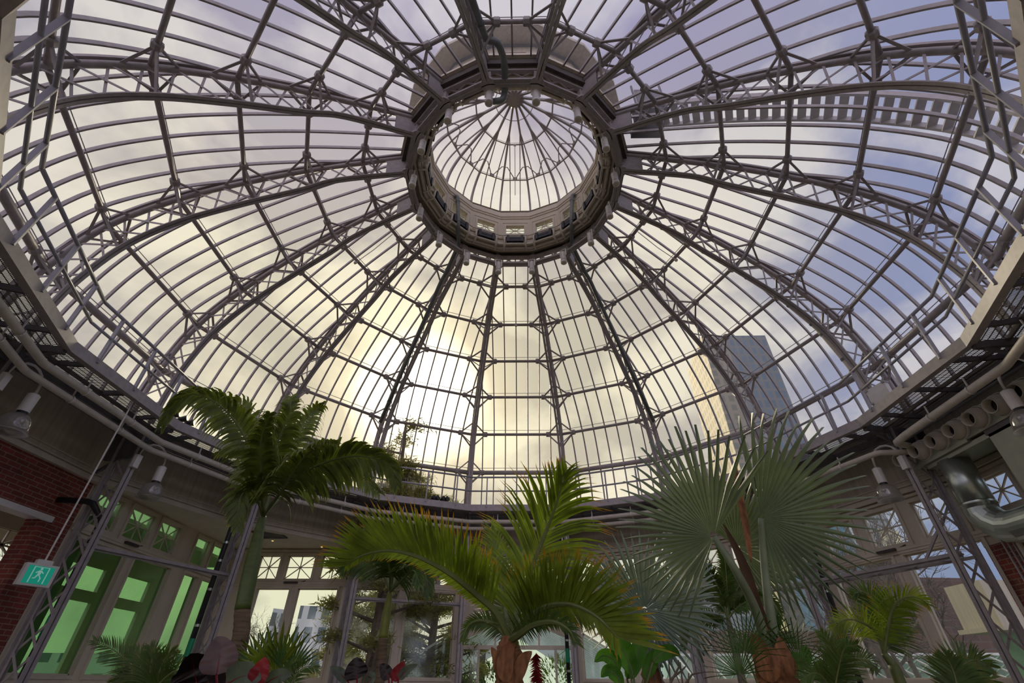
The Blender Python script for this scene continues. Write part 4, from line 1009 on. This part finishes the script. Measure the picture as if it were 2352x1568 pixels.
# large blue fan palm
D = 5.2
t = plant('fan_palm', 'large blue-grey fan palm at right with three huge round leaves', 'fan palm', None)
trunk(t, [below(at(1792,1568,D),.3), at(1792,1568,D), at(1785,1530,D), at(1772,1490,D)], [.20,.17,.15,.09], HUSK, ring=.08, step=.06)
for l, w_ in (([(1745,1568,D-.15),(1755,1530,D-.2),(1740,1480,D-.2),(1725,1455,D-.2)],.10),([(1800,1568,D-.15),(1800,1520,D-.2),(1790,1460,D-.15)],.10),([(1820,1560,D-.1),(1812,1525,D-.15),(1800,1500,D-.1)],.08),([(1770,1568,D-.2),(1765,1520,D-.22),(1785,1490,D-.2)],.12)):
    blade(t, A_(*l), w_*1.6, HUSK, 'leaf_husk', wave=.02, stem=HUSK)
def petiole(p, l, r0=.035, r1=.02, mat=STEM_B):
    pts = [V(q) for q in spline([tuple(q) for q in l], 6)]; n_ = len(pts); mb = MB(); mb.tube(pts, [r0+(r1-r0)*i_/(n_-1) for i_ in range(n_)], 8); return mb.build('leaf_stalk', mat, p, smooth=True)
def camn(p): return (CAM-V(p)).normalized()
h = at(1640,1232,D-.5); petiole(t, A_((1765,1500,D),(1735,1400,D-.2),(1690,1310,D-.5))+[h], .05, .028)
fan(t, h, camn(h)+V((-.55,.1,-.15)), UPV, 1.08, 34, -172, 30, BLUE)
h = at(1748,1190,D-.2); petiole(t, A_((1785,1500,D),(1768,1400,D-.1),(1755,1290,D-.1))+[h], .055, .03)
fan(t, h, camn(h)+V((.35,.1,-.10)), UPV, 1.16, 32, -14, 178, BLUE)
h = at(1692,1256,D+.6); petiole(t, A_((1778,1500,D+.1),(1740,1400,D+.3))+[h], .045, .025)
fan(t, h, camn(h)+V((-.1,0,-.2)), UPV, .95, 40, -60, 150, BLUE)
blade(t, A_((1765,1450,D-.1),(1735,1380,D-.2),(1705,1290,D-.3),(1660,1200,D-.4)), .10, paint('dead_brown_leaf_sheath',(0.10,0.05,0.03),.7), 'dead_sheath', label='narrow dead brown leaf sheath', stem=HUSK)
blade(t, A_((1725,1290,D-.2),(1712,1200,D-.2),(1695,1120,D-.2),(1690,1060,D-.2)), .07, HUSK, 'dead_sheath', label='tall thin brown leaf sheath', stem=HUSK)
# smaller blue fan palm
D = 6.5
t = plant('fan_palm', 'smaller silver-blue fan palm between the middle palm and the large fan palm', 'fan palm', None)
trunk(t, [below(at(1500,1568,D),.3), at(1500,1568,D), at(1500,1540,D)], [.15,.12,.10], HUSK, ring=.08, step=.06)
h = at(1480,1400,D-.2); petiole(t, A_((1503,1545,D),(1495,1470,D-.1))+[h], .04, .02)
fan(t, h, camn(h)+V((-.1,.1,-.2)), UPV+RT*.1, .92, 50, -172, 172, BLUE2)
h = at(1560,1390,D+.5); petiole(t, A_((1508,1545,D),(1530,1470,D+.3))+[h], .03, .02)
fan(t, h, camn(h)+V((.8,.4,-.1)), UPV+RT*.5, .85, 50, -150, 150, BLUE2)
h = at(1450,1410,D+.7); petiole(t, A_((1498,1545,D),(1478,1480,D+.4))+[h], .03, .02)
fan(t, h, camn(h)+V((-.9,.5,-.5)), UPV-RT*.5, .8, 44, -150, 150, BLUE2)
# foxtail palm behind
D = 9.2
t = plant('palm_tree', 'dark bushy foxtail palm behind the two blue fan palms', 'palm', None)
c = at(1672,1420,D); b0 = at(1690,1500,D); trunk(t, [below(b0,.3), b0, c], [.07,.06,.04], TRUNK_G)
CS_ = c; FX = ((1,.0,1),(-1,.0,1),(1,.8,1),(-1,.8,1),(1,-.8,1),(-1,-.8,1))
for l in ([(1655,1360,D),(1625,1310,D),(1590,1290,D),(1565,1310,D)],[(1670,1350,D),(1665,1290,D),(1650,1250,D)],[(1640,1420,D-.4),(1600,1415,D-.7),(1575,1450,D-.8),(1568,1490,D-.8)],[(1700,1390,D),(1750,1370,D),(1785,1400,D),(1785,1440,D)],[(1690,1360,D+.3),(1720,1310,D+.5),(1750,1300,D+.6)],[(1650,1380,D+.4),(1620,1360,D+.7),(1600,1380,D+.8)]):
    frond(t, [c]+A_(*l), n=48, L=.24, rows=FX, fwd=(60,40), droop=.2, width=.026, mat=LEAF_D, r=.02)
# bird of paradise / banana clump
D = 5.9
t = plant('banana_plant', 'clump of broad bright green leaves at the foot of the smaller blue fan palm', 'banana plant', None)
base = at(1465,1640,D)
for l, w_ in (([(1455,1550,D),(1435,1500,D),(1405,1455,D),(1390,1425,D)],.22),([(1450,1560,D),(1462,1510,D),(1475,1465,D),(1480,1430,D)],.16),([(1420,1545,D),(1410,1515,D),(1385,1505,D),(1365,1520,D)],.14),([(1500,1520,D-.1),(1520,1500,D-.1),(1545,1495,D-.1),(1562,1505,D-.1)],.13),([(1430,1580,D-.2),(1415,1550,D-.2),(1395,1540,D-.2),(1380,1555,D-.2)],.13),([(1440,1560,D+.1),(1450,1520,D+.1),(1440,1490,D+.1)],.12),([(1480,1560,D),(1495,1520,D),(1500,1490,D)],.14)):
    q = A_(*l); blade(t, q, w_, BANANA, petiole=[base], stem_r=.010)
# green fan leaves at the foot of the big fan palm
D = 5.0
t = plant('fan_palm', 'low dark green fan palm at the foot of the large blue fan palm', 'fan palm', None)
for x,y,r_,dx,dn in ((1712,1500,.42,-.5,0),(1745,1480,.36,-.1,.4),(1840,1530,.42,.6,.1),(1812,1480,.36,.3,.5),(1700,1548,.36,-.9,-.1)):
    h = at(x,y,D+dn); petiole(t, [at(1770,1640,D+.1), h], .012, .008, STEM); fan(t, h, camn(h)+V((dx,0,.3)), UPV+RT*dx, r_, 22, -95, 95, FANG, fused=.2, wf=.9)
D = 6.2
t = plant('banana_plant', 'small bright green broad-leaved plant right of the large fan palm trunk', 'banana plant', None)
for l in ([(1838,1540,D),(1850,1505,D),(1848,1480,D)],[(1825,1545,D),(1828,1515,D),(1818,1495,D)],[(1868,1560,D),(1885,1535,D),(1890,1515,D)]):
    blade(t, A_(*l), .13, BANANA, petiole=[at(1845,1650,D)])
# right feather palms
D = 5.3
t = plant('palm_tree', 'feather palm at right with one yellow-green frond arching left', 'palm', None)
c = at(2030,1500,D); petiole(t, [below(at(2072,1568,D),.3), at(2068,1568,D), at(2052,1530,D), c], .06, .03, STEM)
CS_ = c
for l, mt_, L_, rw in (([(2010,1450,D),(1970,1425,D-.1),(1935,1425,D-.1),(1912,1448,D-.1)],LEAF_Y,.24,RW),([(2025,1440,D+.1),(2010,1385,D+.1),(1985,1360,D+.1),(1962,1362,D+.1)],LEAF_D,.30,RW),([(2040,1440,D-.1),(2055,1390,D-.2),(2085,1370,D-.3),(2115,1375,D-.3),(2132,1388,D-.3)],LEAF,.24,RW),([(2025,1450,D+.3),(2020,1400,D+.5),(2025,1360,D+.6)],LEAF_D,.32,RW),([(2045,1470,D+.1),(2055,1420,D+.2),(2060,1395,D+.2)],LEAF_D,.28,RW)):
    frond(t, [c]+A_(*l), n=42, L=L_, rows=rw, droop=.2, width=.015, mat=mt_, r=.016)
D = 4.8
t = plant('palm_tree', 'small dark date palm with fine stiff leaflets left of the right-hand feather palm', 'palm', None)
c = at(1915,1600,D)
for l in ([(1915,1530,D),(1905,1480,D),(1885,1450,D)],[(1925,1540,D-.1),(1940,1490,D-.2),(1970,1480,D-.3)],[(1935,1560,D),(1960,1520,D),(1995,1515,D),(2008,1540,D)],[(1895,1560,D),(1870,1545,D),(1840,1560,D)],[(1920,1530,D+.3),(1935,1470,D+.4),(1945,1440,D+.5)]):
    frond(t, [c]+A_(*l), n=44, L=.17, rows=RW, droop=.05, width=.011, mat=LEAF_D, r=.010, fwd=(62,35))
D = 4.9
t = plant('palm_tree', 'low dark feather palm at the bottom right corner', 'palm', None)
c = at(2205,1620,D)
for l in ([(2200,1560,D),(2215,1525,D),(2245,1515,D),(2275,1530,D)],[(2195,1560,D),(2185,1530,D),(2175,1510,D)],[(2220,1580,D),(2255,1560,D),(2285,1575,D)]):
    frond(t, [c]+A_(*l), n=40, L=.24, rows=RW, droop=.12, width=.02, mat=LEAF_D, r=.012)
# left low plants
D = 5.6
t = plant('palm_tree', 'small spiky date palm at lower left in front of the greenish windows', 'palm', None)
c = at(345,1600,D)
for l in ([(310,1540,D),(265,1495,D),(215,1470,D)],[(330,1540,D),(320,1510,D),(300,1495,D)],[(345,1540,D),(350,1505,D),(345,1485,D)],[(365,1545,D),(380,1510,D),(400,1495,D)],[(320,1570,D),(285,1555,D),(262,1565,D)],[(375,1560,D),(405,1540,D),(420,1555,D)]):
    frond(t, [c]+A_(*l), n=34, L=.22, rows=RW, droop=.06, width=.014, mat=LEAF_D, r=.012, fwd=(60,25))
D = 6.6
t = plant('fan_palm', 'low green fan palm in front of the window with the white block', 'fan palm', None)
for x,y,r_,dx,dn in ((632,1545,.62,0,0),(590,1540,.5,-.6,.2),(660,1550,.5,.6,.1)):
    h = at(x,y,D+dn); petiole(t, [at(625,1680,D), h], .014, .009, STEM); fan(t, h, camn(h)+V((dx,0,.3)), UPV+RT*dx, r_*.9, 16 if dx else 12, -60, 60, FANG if dx else LEAF_Y, fused=.5)
t = plant('palm_tree', 'wispy low feather palm beside the low green fan palm', 'palm', None)
c = at(660,1600,6.2)
for l in ([(680,1550,6.2),(705,1530,6.2),(730,1535,6.2)],[(665,1550,6.3),(670,1525,6.3),(690,1512,6.3)]):
    frond(t, [c]+A_(*l), n=30, L=.16, rows=RW, droop=.1, width=.012, mat=LEAF_D, r=.01)
D = 4.3
HEART = lambda t: max(0, math.sin(math.pi*t**.62))**.62
t = plant('philodendron', 'big-leaved plant with dark maroon, mauve and red leaves at lower left', 'philodendron', None)
base = at(510,1700,D)
for l, w_, mt_, lb in (([(452,1572,D),(446,1535,D),(438,1500,D-.2)],.33,MAROON,'almost black round leaf'),([(497,1550,D-.1),(504,1505,D-.1),(498,1461,D-.1)],.25,MAUVE,'mauve pale-veined leaf'),([(580,1568,D-.1),(598,1540,D-.1),(610,1508,D-.1)],.14,RED,'red pointed leaf'),([(520,1570,D-.1),(560,1552,D-.1),(600,1560,D-.1)],.20,GREYG,'grey-green leaf'),([(600,1575,D),(640,1552,D),(670,1548,D)],.11,GREYG,'narrow grey-green leaf'),([(470,1590,D+.2),(480,1560,D+.2),(470,1535,D+.2)],.24,MAROON,'dark maroon leaf')):
    blade(t, A_(*l), w_, mt_, 'leaf', shape=HEART, fold=.18, stem=RED, petiole=[base], label=lb)
for (x, dd, lb, ls) in ((822,5.6,'dark red-leaved plant left of the small yellow-shafted palm',[([(820,1560,0),(818,1535,0),(820,1508,0)],.22,MAROON),([(800,1565,0),(780,1545,0),(758,1530,0)],.10,GREYG),([(840,1570,0),(855,1555,0),(850,1540,0)],.08,GREYG)]),
                    (900,5.6,'plant with dark and bright red pointed leaves right of the small yellow-shafted palm',[([(893,1560,0),(885,1540,0),(873,1525,0)],.12,MAROON),([(900,1562,0),(915,1540,0),(930,1518,0)],.11,RED),([(915,1560,0),(935,1538,0),(960,1525,0)],.08,GREYG)])):
    t = plant('philodendron', lb, 'philodendron', None); base = at(x+5,1700,dd)
    for l, w_, mt_ in ls: blade(t, [at(a,b,dd) for a,b,_ in l], w_, mt_, 'leaf', shape=HEART, fold=.2, stem=RED, petiole=[base])
t = plant('bare_shrub', 'thin bare twiggy shrub right of the banana leaves', 'shrub', None)
D = 5.6; mb = MB()
for l in ([(1545,1640,D),(1540,1568,D),(1536,1520,D)],[(1540,1568,D),(1560,1530,D),(1558,1515,D)],[(1548,1620,D),(1568,1570,D),(1562,1520,D)],[(1560,1590,D),(1590,1548,D),(1620,1542,D)],[(1540,1560,D),(1565,1540,D),(1575,1530,D)],[(1545,1640,D),(1580,1600,D),(1582,1545,D)]): mb.tube(A_(*l), [.012,.009,.006], 6)
mb.build('twigs', BARK, t)

# ------------------------------------------------------------------ outside
gm = paint('winter_lawn', (0.10,0.10,0.06), 0.95, var=0.3, scale=1)
mb = MB(); N_ = 48
mb.add([(9.6*math.cos(2*math.pi*k/N_)*1.02, 9.6*math.sin(2*math.pi*k/N_)*1.02, -.1) for k in range(N_)]+[(400*math.cos(2*math.pi*k/N_), 400*math.sin(2*math.pi*k/N_), -.1) for k in range(N_)], [(k,(k+1)%N_,N_+(k+1)%N_,N_+k) for k in range(N_)])
tag(mb.build('ground', gm), 'dull winter lawn outside the windows', 'ground', kind='structure')
def atz(x, y, z): v = ray(x, y); return CAM+v*((z-CAM.z)/v.z)
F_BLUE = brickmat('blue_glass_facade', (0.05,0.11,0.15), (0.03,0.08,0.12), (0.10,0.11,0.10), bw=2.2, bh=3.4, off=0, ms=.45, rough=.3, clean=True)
F_CREAM = brickmat('sunlit_cream_facade', (0.50,0.42,0.20), (0.62,0.52,0.27), (0.88,0.76,0.42), bw=2.4, bh=3.2, off=.3, ms=.5, rough=.6, clean=True)  # sun on the tower's left face is put into this light cream
F_BEIGE_LIT = brickmat('sunlit_beige_facade', (0.09,0.11,0.09), (0.13,0.13,0.10), (0.20,0.18,0.13), bw=2.6, bh=3.2, off=0, ms=.6, rough=.6, clean=True)  # sunlit part of the blue glass face, its light painted as beige
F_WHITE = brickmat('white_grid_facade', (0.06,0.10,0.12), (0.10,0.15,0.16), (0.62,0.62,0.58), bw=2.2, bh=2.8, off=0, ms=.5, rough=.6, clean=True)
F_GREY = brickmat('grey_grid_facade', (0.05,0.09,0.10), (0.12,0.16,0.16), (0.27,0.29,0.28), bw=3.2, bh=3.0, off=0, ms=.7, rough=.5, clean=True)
F_GREEN = brickmat('green_glass_facade', (0.07,0.22,0.20), (0.10,0.28,0.24), (0.20,0.33,0.28), bw=1.8, bh=3, off=0, ms=.3, rough=.3, clean=True)
F_BROWN = brickmat('brown_brick_facade', (0.15,0.075,0.058), (0.11,0.06,0.048), (0.15,0.10,0.08), bw=1.2, bh=.4, off=.5, ms=.05, clean=True)
F_TEAL = brickmat('teal_panel_facade', (0.06,0.17,0.22), (0.10,0.24,0.28), (0.15,0.18,0.17), bw=1.8, bh=3.6, off=0, ms=.3, rough=.3, clean=True)
def prism(name, label, foot, z0, z1, mats, cat='building', roof=None):
    t = empty(name, label, cat, 'city buildings outside', 'thing'); n_ = len(foot)
    for k in range(n_):
        a, b = foot[k], foot[(k+1) % n_]; mb = MB(); mb.add([(a[0],a[1],z0),(b[0],b[1],z0),(b[0],b[1],z1),(a[0],a[1],z1)], [(0,1,2,3)])
        mb.build('facade', mats[k % len(mats)], t)
    mb = MB(); mb.add([(p[0],p[1],z1) for p in foot], [tuple(range(n_))]); mb.box(*(sorted((foot[0][0],(foot[0][0]+foot[-1][0])/2))), *(sorted((foot[0][1],(foot[0][1]+foot[1][1])/2+3))), z1, z1+1.2) if roof else None
    mb.build('roof', STEEL_D, t); return t
H_ = 100
fa, fb, fc, fd = [atz(x,y,H_) for x,y in ((1579,852),(1611,773),(1664,771),(1757,770))]
prism('tower_block', 'tall glass and cream tower seen through the lower right of the dome', [fa,fb,fc,fd,fd+(fd-CAM)*.25,fa+(fa-CAM)*.3], 0, H_, [F_CREAM,F_BEIGE_LIT,F_BLUE,F_GREY,F_GREY,F_GREY])
def tower(label, xl, xr, ytop, D, depth, mats, name='tower_block', z0=0):
    a, b = at(xl,ytop,D), at(xr,ytop,D*1.02); z1 = (a.z+b.z)/2; k_ = 1+depth/D
    return prism(name, label, [(a.x,a.y),(b.x,b.y),(CAM.x+(b.x-CAM.x)*k_,CAM.y+(b.y-CAM.y)*k_),(CAM.x+(a.x-CAM.x)*k_,CAM.y+(a.y-CAM.y)*k_)], z0, z1, mats)
tower('white gridded tower in the first small light right of the large fan palm', 1925, 1975, 1150, 120, 20, [F_WHITE])
tower('teal glass block behind the white gridded tower', 1760, 1925, 1150, 70, 18, [F_TEAL])
tower('grey gridded tower in the middle small light at right', 1950, 2010, 1130, 150, 25, [F_GREY])
tower('cream striped lower block beside the grey gridded tower', 2012, 2060, 1215, 100, 20, [F_CREAM,F_BLUE])
tower('green glass tower in the small light right of the silver duct', 2262, 2300, 1010, 60, 14, [F_GREEN])
tower('brown brick block filling the lower panes at right', 1925, 2230, 1325, 36, 14, [F_BROWN])
tower('low red brick block under the teal glass block', 1560, 1918, 1448, 40, 12, [F_BROWN])
tower('grey-brown block behind the smaller blue fan palm', 1500, 1752, 1330, 64, 12, [F_GREY])
tower('pink brick upper storey over the brown brick block', 1985, 2065, 1288, 44, 10, [F_BROWN])
tower('white apartment block behind the pine, in the window right of the slim palm', 690, 800, 1392, 75, 16, [F_WHITE])
tower('pale balcony tower at left of the window with the white block', 628, 656, 1398, 85, 12, [F_WHITE])
tower('pale low buildings low in the greenish windows', 90, 420, 1500, 60, 10, [F_WHITE])
# neighbouring greenhouse with a gabled glass roof
gh = empty('greenhouse', 'long gabled greenhouse joined to the doorway', 'greenhouse', kind='thing')
RZ, EZ, EX, y0, y1 = 3.9, 1.75, 4.0, 9.25, 27.0
for sx in (-1,1):
    mb = MB(); mb.add([(0,y0,RZ),(sx*EX,y0,EZ),(sx*EX,y1,EZ),(0,y1,RZ)], [(0,1,2,3)]); mb.build('roof_glass', GLASS_T, gh)
    mb = MB(); mb.add([(sx*EX,y0,0),(sx*EX,y1,0),(sx*EX,y1,EZ),(sx*EX,y0,EZ)], [(0,1,2,3)]); mb.build('side_glass', GLASS_T, gh)
    for k in range(30):
        y = y0+.02+k*.61; mb = MB(); mb.bar((0,y,RZ+.02),(sx*EX,y,EZ+.02),.04,.06); mb.bar((sx*EX,y,0),(sx*EX,y,EZ),.05,.05,V((1,0,0))); mb.build('rafter', WHITE, gh)
    for f_ in (.5,1.0): mb = MB(); mb.bar((sx*EX*f_,y0,RZ+(EZ-RZ)*f_),(sx*EX*f_,y1,RZ+(EZ-RZ)*f_),.06,.08); mb.build('purlin', WHITE, gh)
mb = MB(); mb.bar((0,y0,RZ+.04),(0,y1,RZ+.04),.08,.10); mb.build('ridge', WHITE, gh)
mb = MB(); mb.add([(-EX,y1,0),(EX,y1,0),(EX,y1,EZ),(0,y1,RZ),(-EX,y1,EZ)], [(0,1,2,3,4)]); mb.build('end_glass', GLASS_T, gh)
gh2 = empty('greenhouse', 'low white-barred greenhouse roof outside the lower right windows', 'greenhouse', kind='thing')
X0, X1, Y0_, Z1, Z0_ = 6.2, 34, 19.5, 2.72, 1.2
for sy in (-1,1):
    mb = MB(); mb.add([(X0,Y0_,Z1),(X1,Y0_-4,Z1),(X1,Y0_-4+sy*4,Z0_),(X0,Y0_+sy*4,Z0_)], [(0,1,2,3)]); mb.build('roof_glass', GLASS_T, gh2)
    for k in range(46):
        f_ = k/45; a = V((X0+(X1-X0)*f_, Y0_-4*f_, Z1+.02)); mb = MB(); mb.bar(a, a+V((0,sy*4,Z0_-Z1)), .05, .05); mb.build('rafter', WHITE, gh2)
mb = MB(); mb.bar((X0,Y0_,Z1+.05),(X1,Y0_-4,Z1+.05),.1,.1); mb.build('ridge', WHITE, gh2)
mb = MB(); mb.add([(X0,Y0_-4,0),(X1,Y0_-8,0),(X1,Y0_-8,Z0_),(X0,Y0_-4,Z0_)],[(0,1,2,3)]); mb.build('side_glass', GLASS_T, gh2)
# plants inside the neighbouring greenhouse
for x,y,r_,h_,lb,mt_ in ((-.8,13,.8,1.9,'round bushy shrub behind the doorway at left',LEAF_D),(-1.9,12,.6,1.7,'pale green shrub behind the left door pane',FANG),(1.5,14,.9,2.0,'green shrub behind the doorway at right',LEAF)):
    t = empty('shrub', lb, 'shrub', kind='thing'); mb = MB()
    for k in range(700):
        d = V((rnd.gauss(0,1),rnd.gauss(0,1),rnd.gauss(0,1))).normalized(); p = V((x,y,h_-.4))+d*r_*rnd.uniform(.6,1)
        w = d.cross(V((rnd.random(),rnd.random(),rnd.random()))).normalized()*.03; mb.add([p-w,p+w,p+d*.14+V((0,0,.05))],[(0,1,2)])
    mb.build('foliage', mt_, t)
    mb = MB(); mb.tube([(x,y,0),(x,y,h_-.4)], .03, 6); mb.build('stem', BARK, t)
t = empty('bottlebrush_trunk', 'shaggy dark red plant stem seen through the doorway', 'plant', kind='thing'); mb = MB(); p0 = at(1231,1500,17)
for k in range(500):
    z = rnd.uniform(.5, p0.z); an = rnd.uniform(0,6.28); d = V((math.cos(an),math.sin(an),-.5)); p = V((p0.x,p0.y,z)); w = V((0,0,.03)); mb.add([p-w,p+w,p+d*rnd.uniform(.12,.26)],[(0,1,2)])
mb.build('shaggy_stem', RED, t)

# trees outside
def bare_tree(label, x, y, h, seed, r=.16, mat=BARK, spread=.55, depth=6, lean=(0,0)):
    rg = random.Random(seed); t = empty('bare_tree', label, 'tree', 'bare winter trees outside', 'thing'); mb = MB()
    def grow(p, d, l, r_, n_):
        q = p+d*l*.5+V((rg.uniform(-.06,.06),rg.uniform(-.06,.06),0))*l; e = q+(d+V((rg.uniform(-.2,.2),rg.uniform(-.2,.2),.05))).normalized()*l*.5
        mb.tube([p,q,e], [r_,r_*.85,r_*.7], 5 if n_ > 2 else 3, cap=False)
        if n_ == 0: return
        for k in range(3 if n_ > 1 else 4):
            s_ = V((rg.gauss(0,1),rg.gauss(0,1),rg.gauss(0,.6)))*spread; grow(e if k else q, (d+s_).normalized(), l*rg.uniform(.62,.82), r_*.62, n_-1)
    grow(V((x,y,0)), V((lean[0],lean[1],1)).normalized(), h*.28, r, depth); mb.build('branches', mat, t); return t
def conifer(label, x, y, h, r_, seed, n=1400, mat=None, base=.15, fluffy=.30):
    rg = random.Random(seed); t = empty('conifer', label, 'tree', 'evergreens outside', 'thing'); mb = MB()
    mb.tube([(x,y,0),(x+.1,y,h*.5),(x,y,h)], [h*.022,h*.016,h*.004], 8); mb.build('trunk', BARK, t)
    mb = MB(); cl = []
    for k in range(int(n/26)):
        z = h*(base+(1-base)*rg.random()**1.15); an = rg.uniform(0,6.28); rr = r_*(1-(z/h-base)/(1-base)*.75)*rg.uniform(.35,1)
        c = V((x+math.cos(an)*rr, y+math.sin(an)*rr, z)); cl.append(c); mb.tube([(x,y,z-.3*rr),c], [.05,.02], 4, cap=False)
    mb.build('branches', BARK, t); mb = MB()
    for c in cl:
        for k in range(26*7):
            d = V((rg.gauss(0,1),rg.gauss(0,1),rg.gauss(0,.7)+.2)).normalized(); p = c+V((rg.gauss(0,1)*1.2,rg.gauss(0,1)*1.2,rg.gauss(0,1)*.45))*fluffy*.55; w = d.cross(V((rg.random()-.5,rg.random()-.5,rg.random()-.5))).normalized()*.022
            mb.add([p-w,p+w,p+d*.24*fluffy/.3],[(0,1,2)])
    mb.build('needles', mat or NEEDLE, t); return t
NEEDLE = leafmat('conifer_needles', (0.34,0.33,0.15), None, trans=0.5, rough=.7)
p = at(955,1060,26); conifer('tall pine seen through the dome under the sun glow', p.x, p.y, p.z-1.4, 1.3, 3, n=2600, base=.35, fluffy=.36)
p = at(1100,1150,30); conifer('small conifer tip at the dome foot right of the tall pine', p.x+.5, p.y, p.z-.8, 2.0, 4, n=900, base=.5, fluffy=.36)
p = at(740,1440,24); conifer('bushy pine in the window right of the slim palm', p.x+1.2, p.y, 5.6, 2.4, 5, n=1500, base=.05, fluffy=.40)
p = at(800,1360,19); conifer('pine branches hanging at the top right of the window with the white block', p.x+1.6, p.y, 8.6, 2.2, 15, n=1300, base=.42, fluffy=.38)
p = at(862,1440,15); conifer('dark conifer with a pale trunk left of the small palm', p.x, p.y, 9, 2.0, 6, n=1300, base=.22)
p = at(990,1440,17); conifer('dark conifer right of the small palm', p.x, p.y, 7.0, 2.2, 8, n=1700, base=.04)
p = at(925,1440,21); conifer('dark conifer farther back between the two others', p.x, p.y, 8, 2.4, 9, n=1300, base=.05)
bare_tree('bare tree in the first greenish window at left', -19, 6.5, 10, 21, .22, spread=.6)
bare_tree('bare tree farther back in the greenish windows', -24, 14, 10, 22, .2)
bare_tree('bare bushy tree at left of the window with the pale balcony tower', *(lambda p: (p.x,p.y))(at(598,1480,26)), 5.5, 23, .08)
for k,(px,D_,h_,sd) in enumerate(((2010,20,7.5,31),(2080,18,8,32),(2150,20,8.5,33),(1950,24,7,34))):
    p = at(px,1450,D_); bare_tree('bare tree outside the right windows, %s from the left' % ['second','third','fourth','first'][k], p.x, p.y, h_, sd, .12, paint('pale_bark_%d'%k,(.16,.125,.095),.9), .42)
# glazed porch outside the green windows
t = empty('glazed_porch', 'pale framed glazed porch outside the greenish windows', 'porch', kind='thing')
mb = MB(); solid_with_holes(mb, 1.5, 9.0, 0, 4.6, [(2.2,3.4,1.3,3.3),(3.7,4.9,1.3,3.3),(5.2,6.6,1.3,3.3),(6.9,8.5,1.3,3.3),(2.2,2.9,3.55,4.1),(3.1,3.8,3.55,4.1),(4.0,4.7,3.55,4.1),(5.2,6.6,3.55,4.1),(6.9,8.5,3.55,4.1)], 11.4, 11.5)
o = mb.build('outer_frame', CREAM, t); o.rotation_euler = (0,0,R(90))
mb = MB(); mb.box(-11.5,-9.05,1.2,9.0,4.62,4.7); mb.build('porch_ceiling', CREAM, t)
mb = MB(); mb.box(-10.6,-10.3,3.55,4.15,0,4.6); tag(mb.build('pillar', paint('grey_green_pillar',(.16,.17,.15),.7), t), 'wide dark grey pillar')
mb = MB(); mb.box(-11.46,-11.44,1.6,8.9,1.3,4.1); mb.build('porch_glass', GLASS_C, t)
# porch seen at the bottom right
t = empty('glazed_porch', 'white porch with green glass at lower right behind the lattice column', 'porch', kind='thing')
a = at(2165,1345,14.2); b = at(2262,1325,12.9)
mb = MB(); mb.box(a.x,a.x+3.2,a.y-1.2,a.y,2.75,3.75); mb.box(a.x-.1,a.x+3.3,a.y-1.3,a.y+.1,2.68,2.78); mb.build('fascia', CREAM_D, t)
mb = MB(); mb.box(a.x+.5,a.x+3.1,a.y-1.1,a.y-.1,0,2.7); mb.build('green_glass_panel', paint('green_porch_glass',(.20,.42,.24),.25,var=.25,scale=2), t)  # the glass's own green tint, varied by noise
# outside access ladder arching over the glass at right
lad = empty('roof_ladder', 'curved outside maintenance ladder arching over the glass at upper right', 'ladder', kind='thing')
LP = offset(ap(GLP), .55); az = 112.5
def lp(f_, s_, up_=0):
    r, z = at_len(LP, f_); tv = V((math.cos(R(az)),-math.sin(R(az)),0)); return pol(r, az, z+up_)+tv*s_
for s_ in (-.28,.28):
    mb = MB(); mb.sweep([lp(k/40,s_) for k in range(0,41)], .05, .12, V((0,0,1))); mb.build('side_rail', STEEL, lad)
for k in range(1,40):
    mb = MB(); mb.bar(lp(k/40,-.28), lp(k/40,.28), .16, .03, V((0,0,1))); mb.build('rung', STEEL, lad)
mb = MB(); p = pol(3.6,112.5,13.1)
for dx in (-.35,.35):
    for dy in (-.35,.35): mb.bar(p+V((dx,dy,-.4)), p+V((dx,dy,.7)), .04, .04)
mb.box(p.x-.38,p.x+.38,p.y-.38,p.y+.38,p.z-.45,p.z-.40); mb.box(p.x-.3,p.x+.3,p.y-.36,p.y-.33,p.z-.4,p.z+.5); mb.build('landing_cage', STEEL_D, lad)
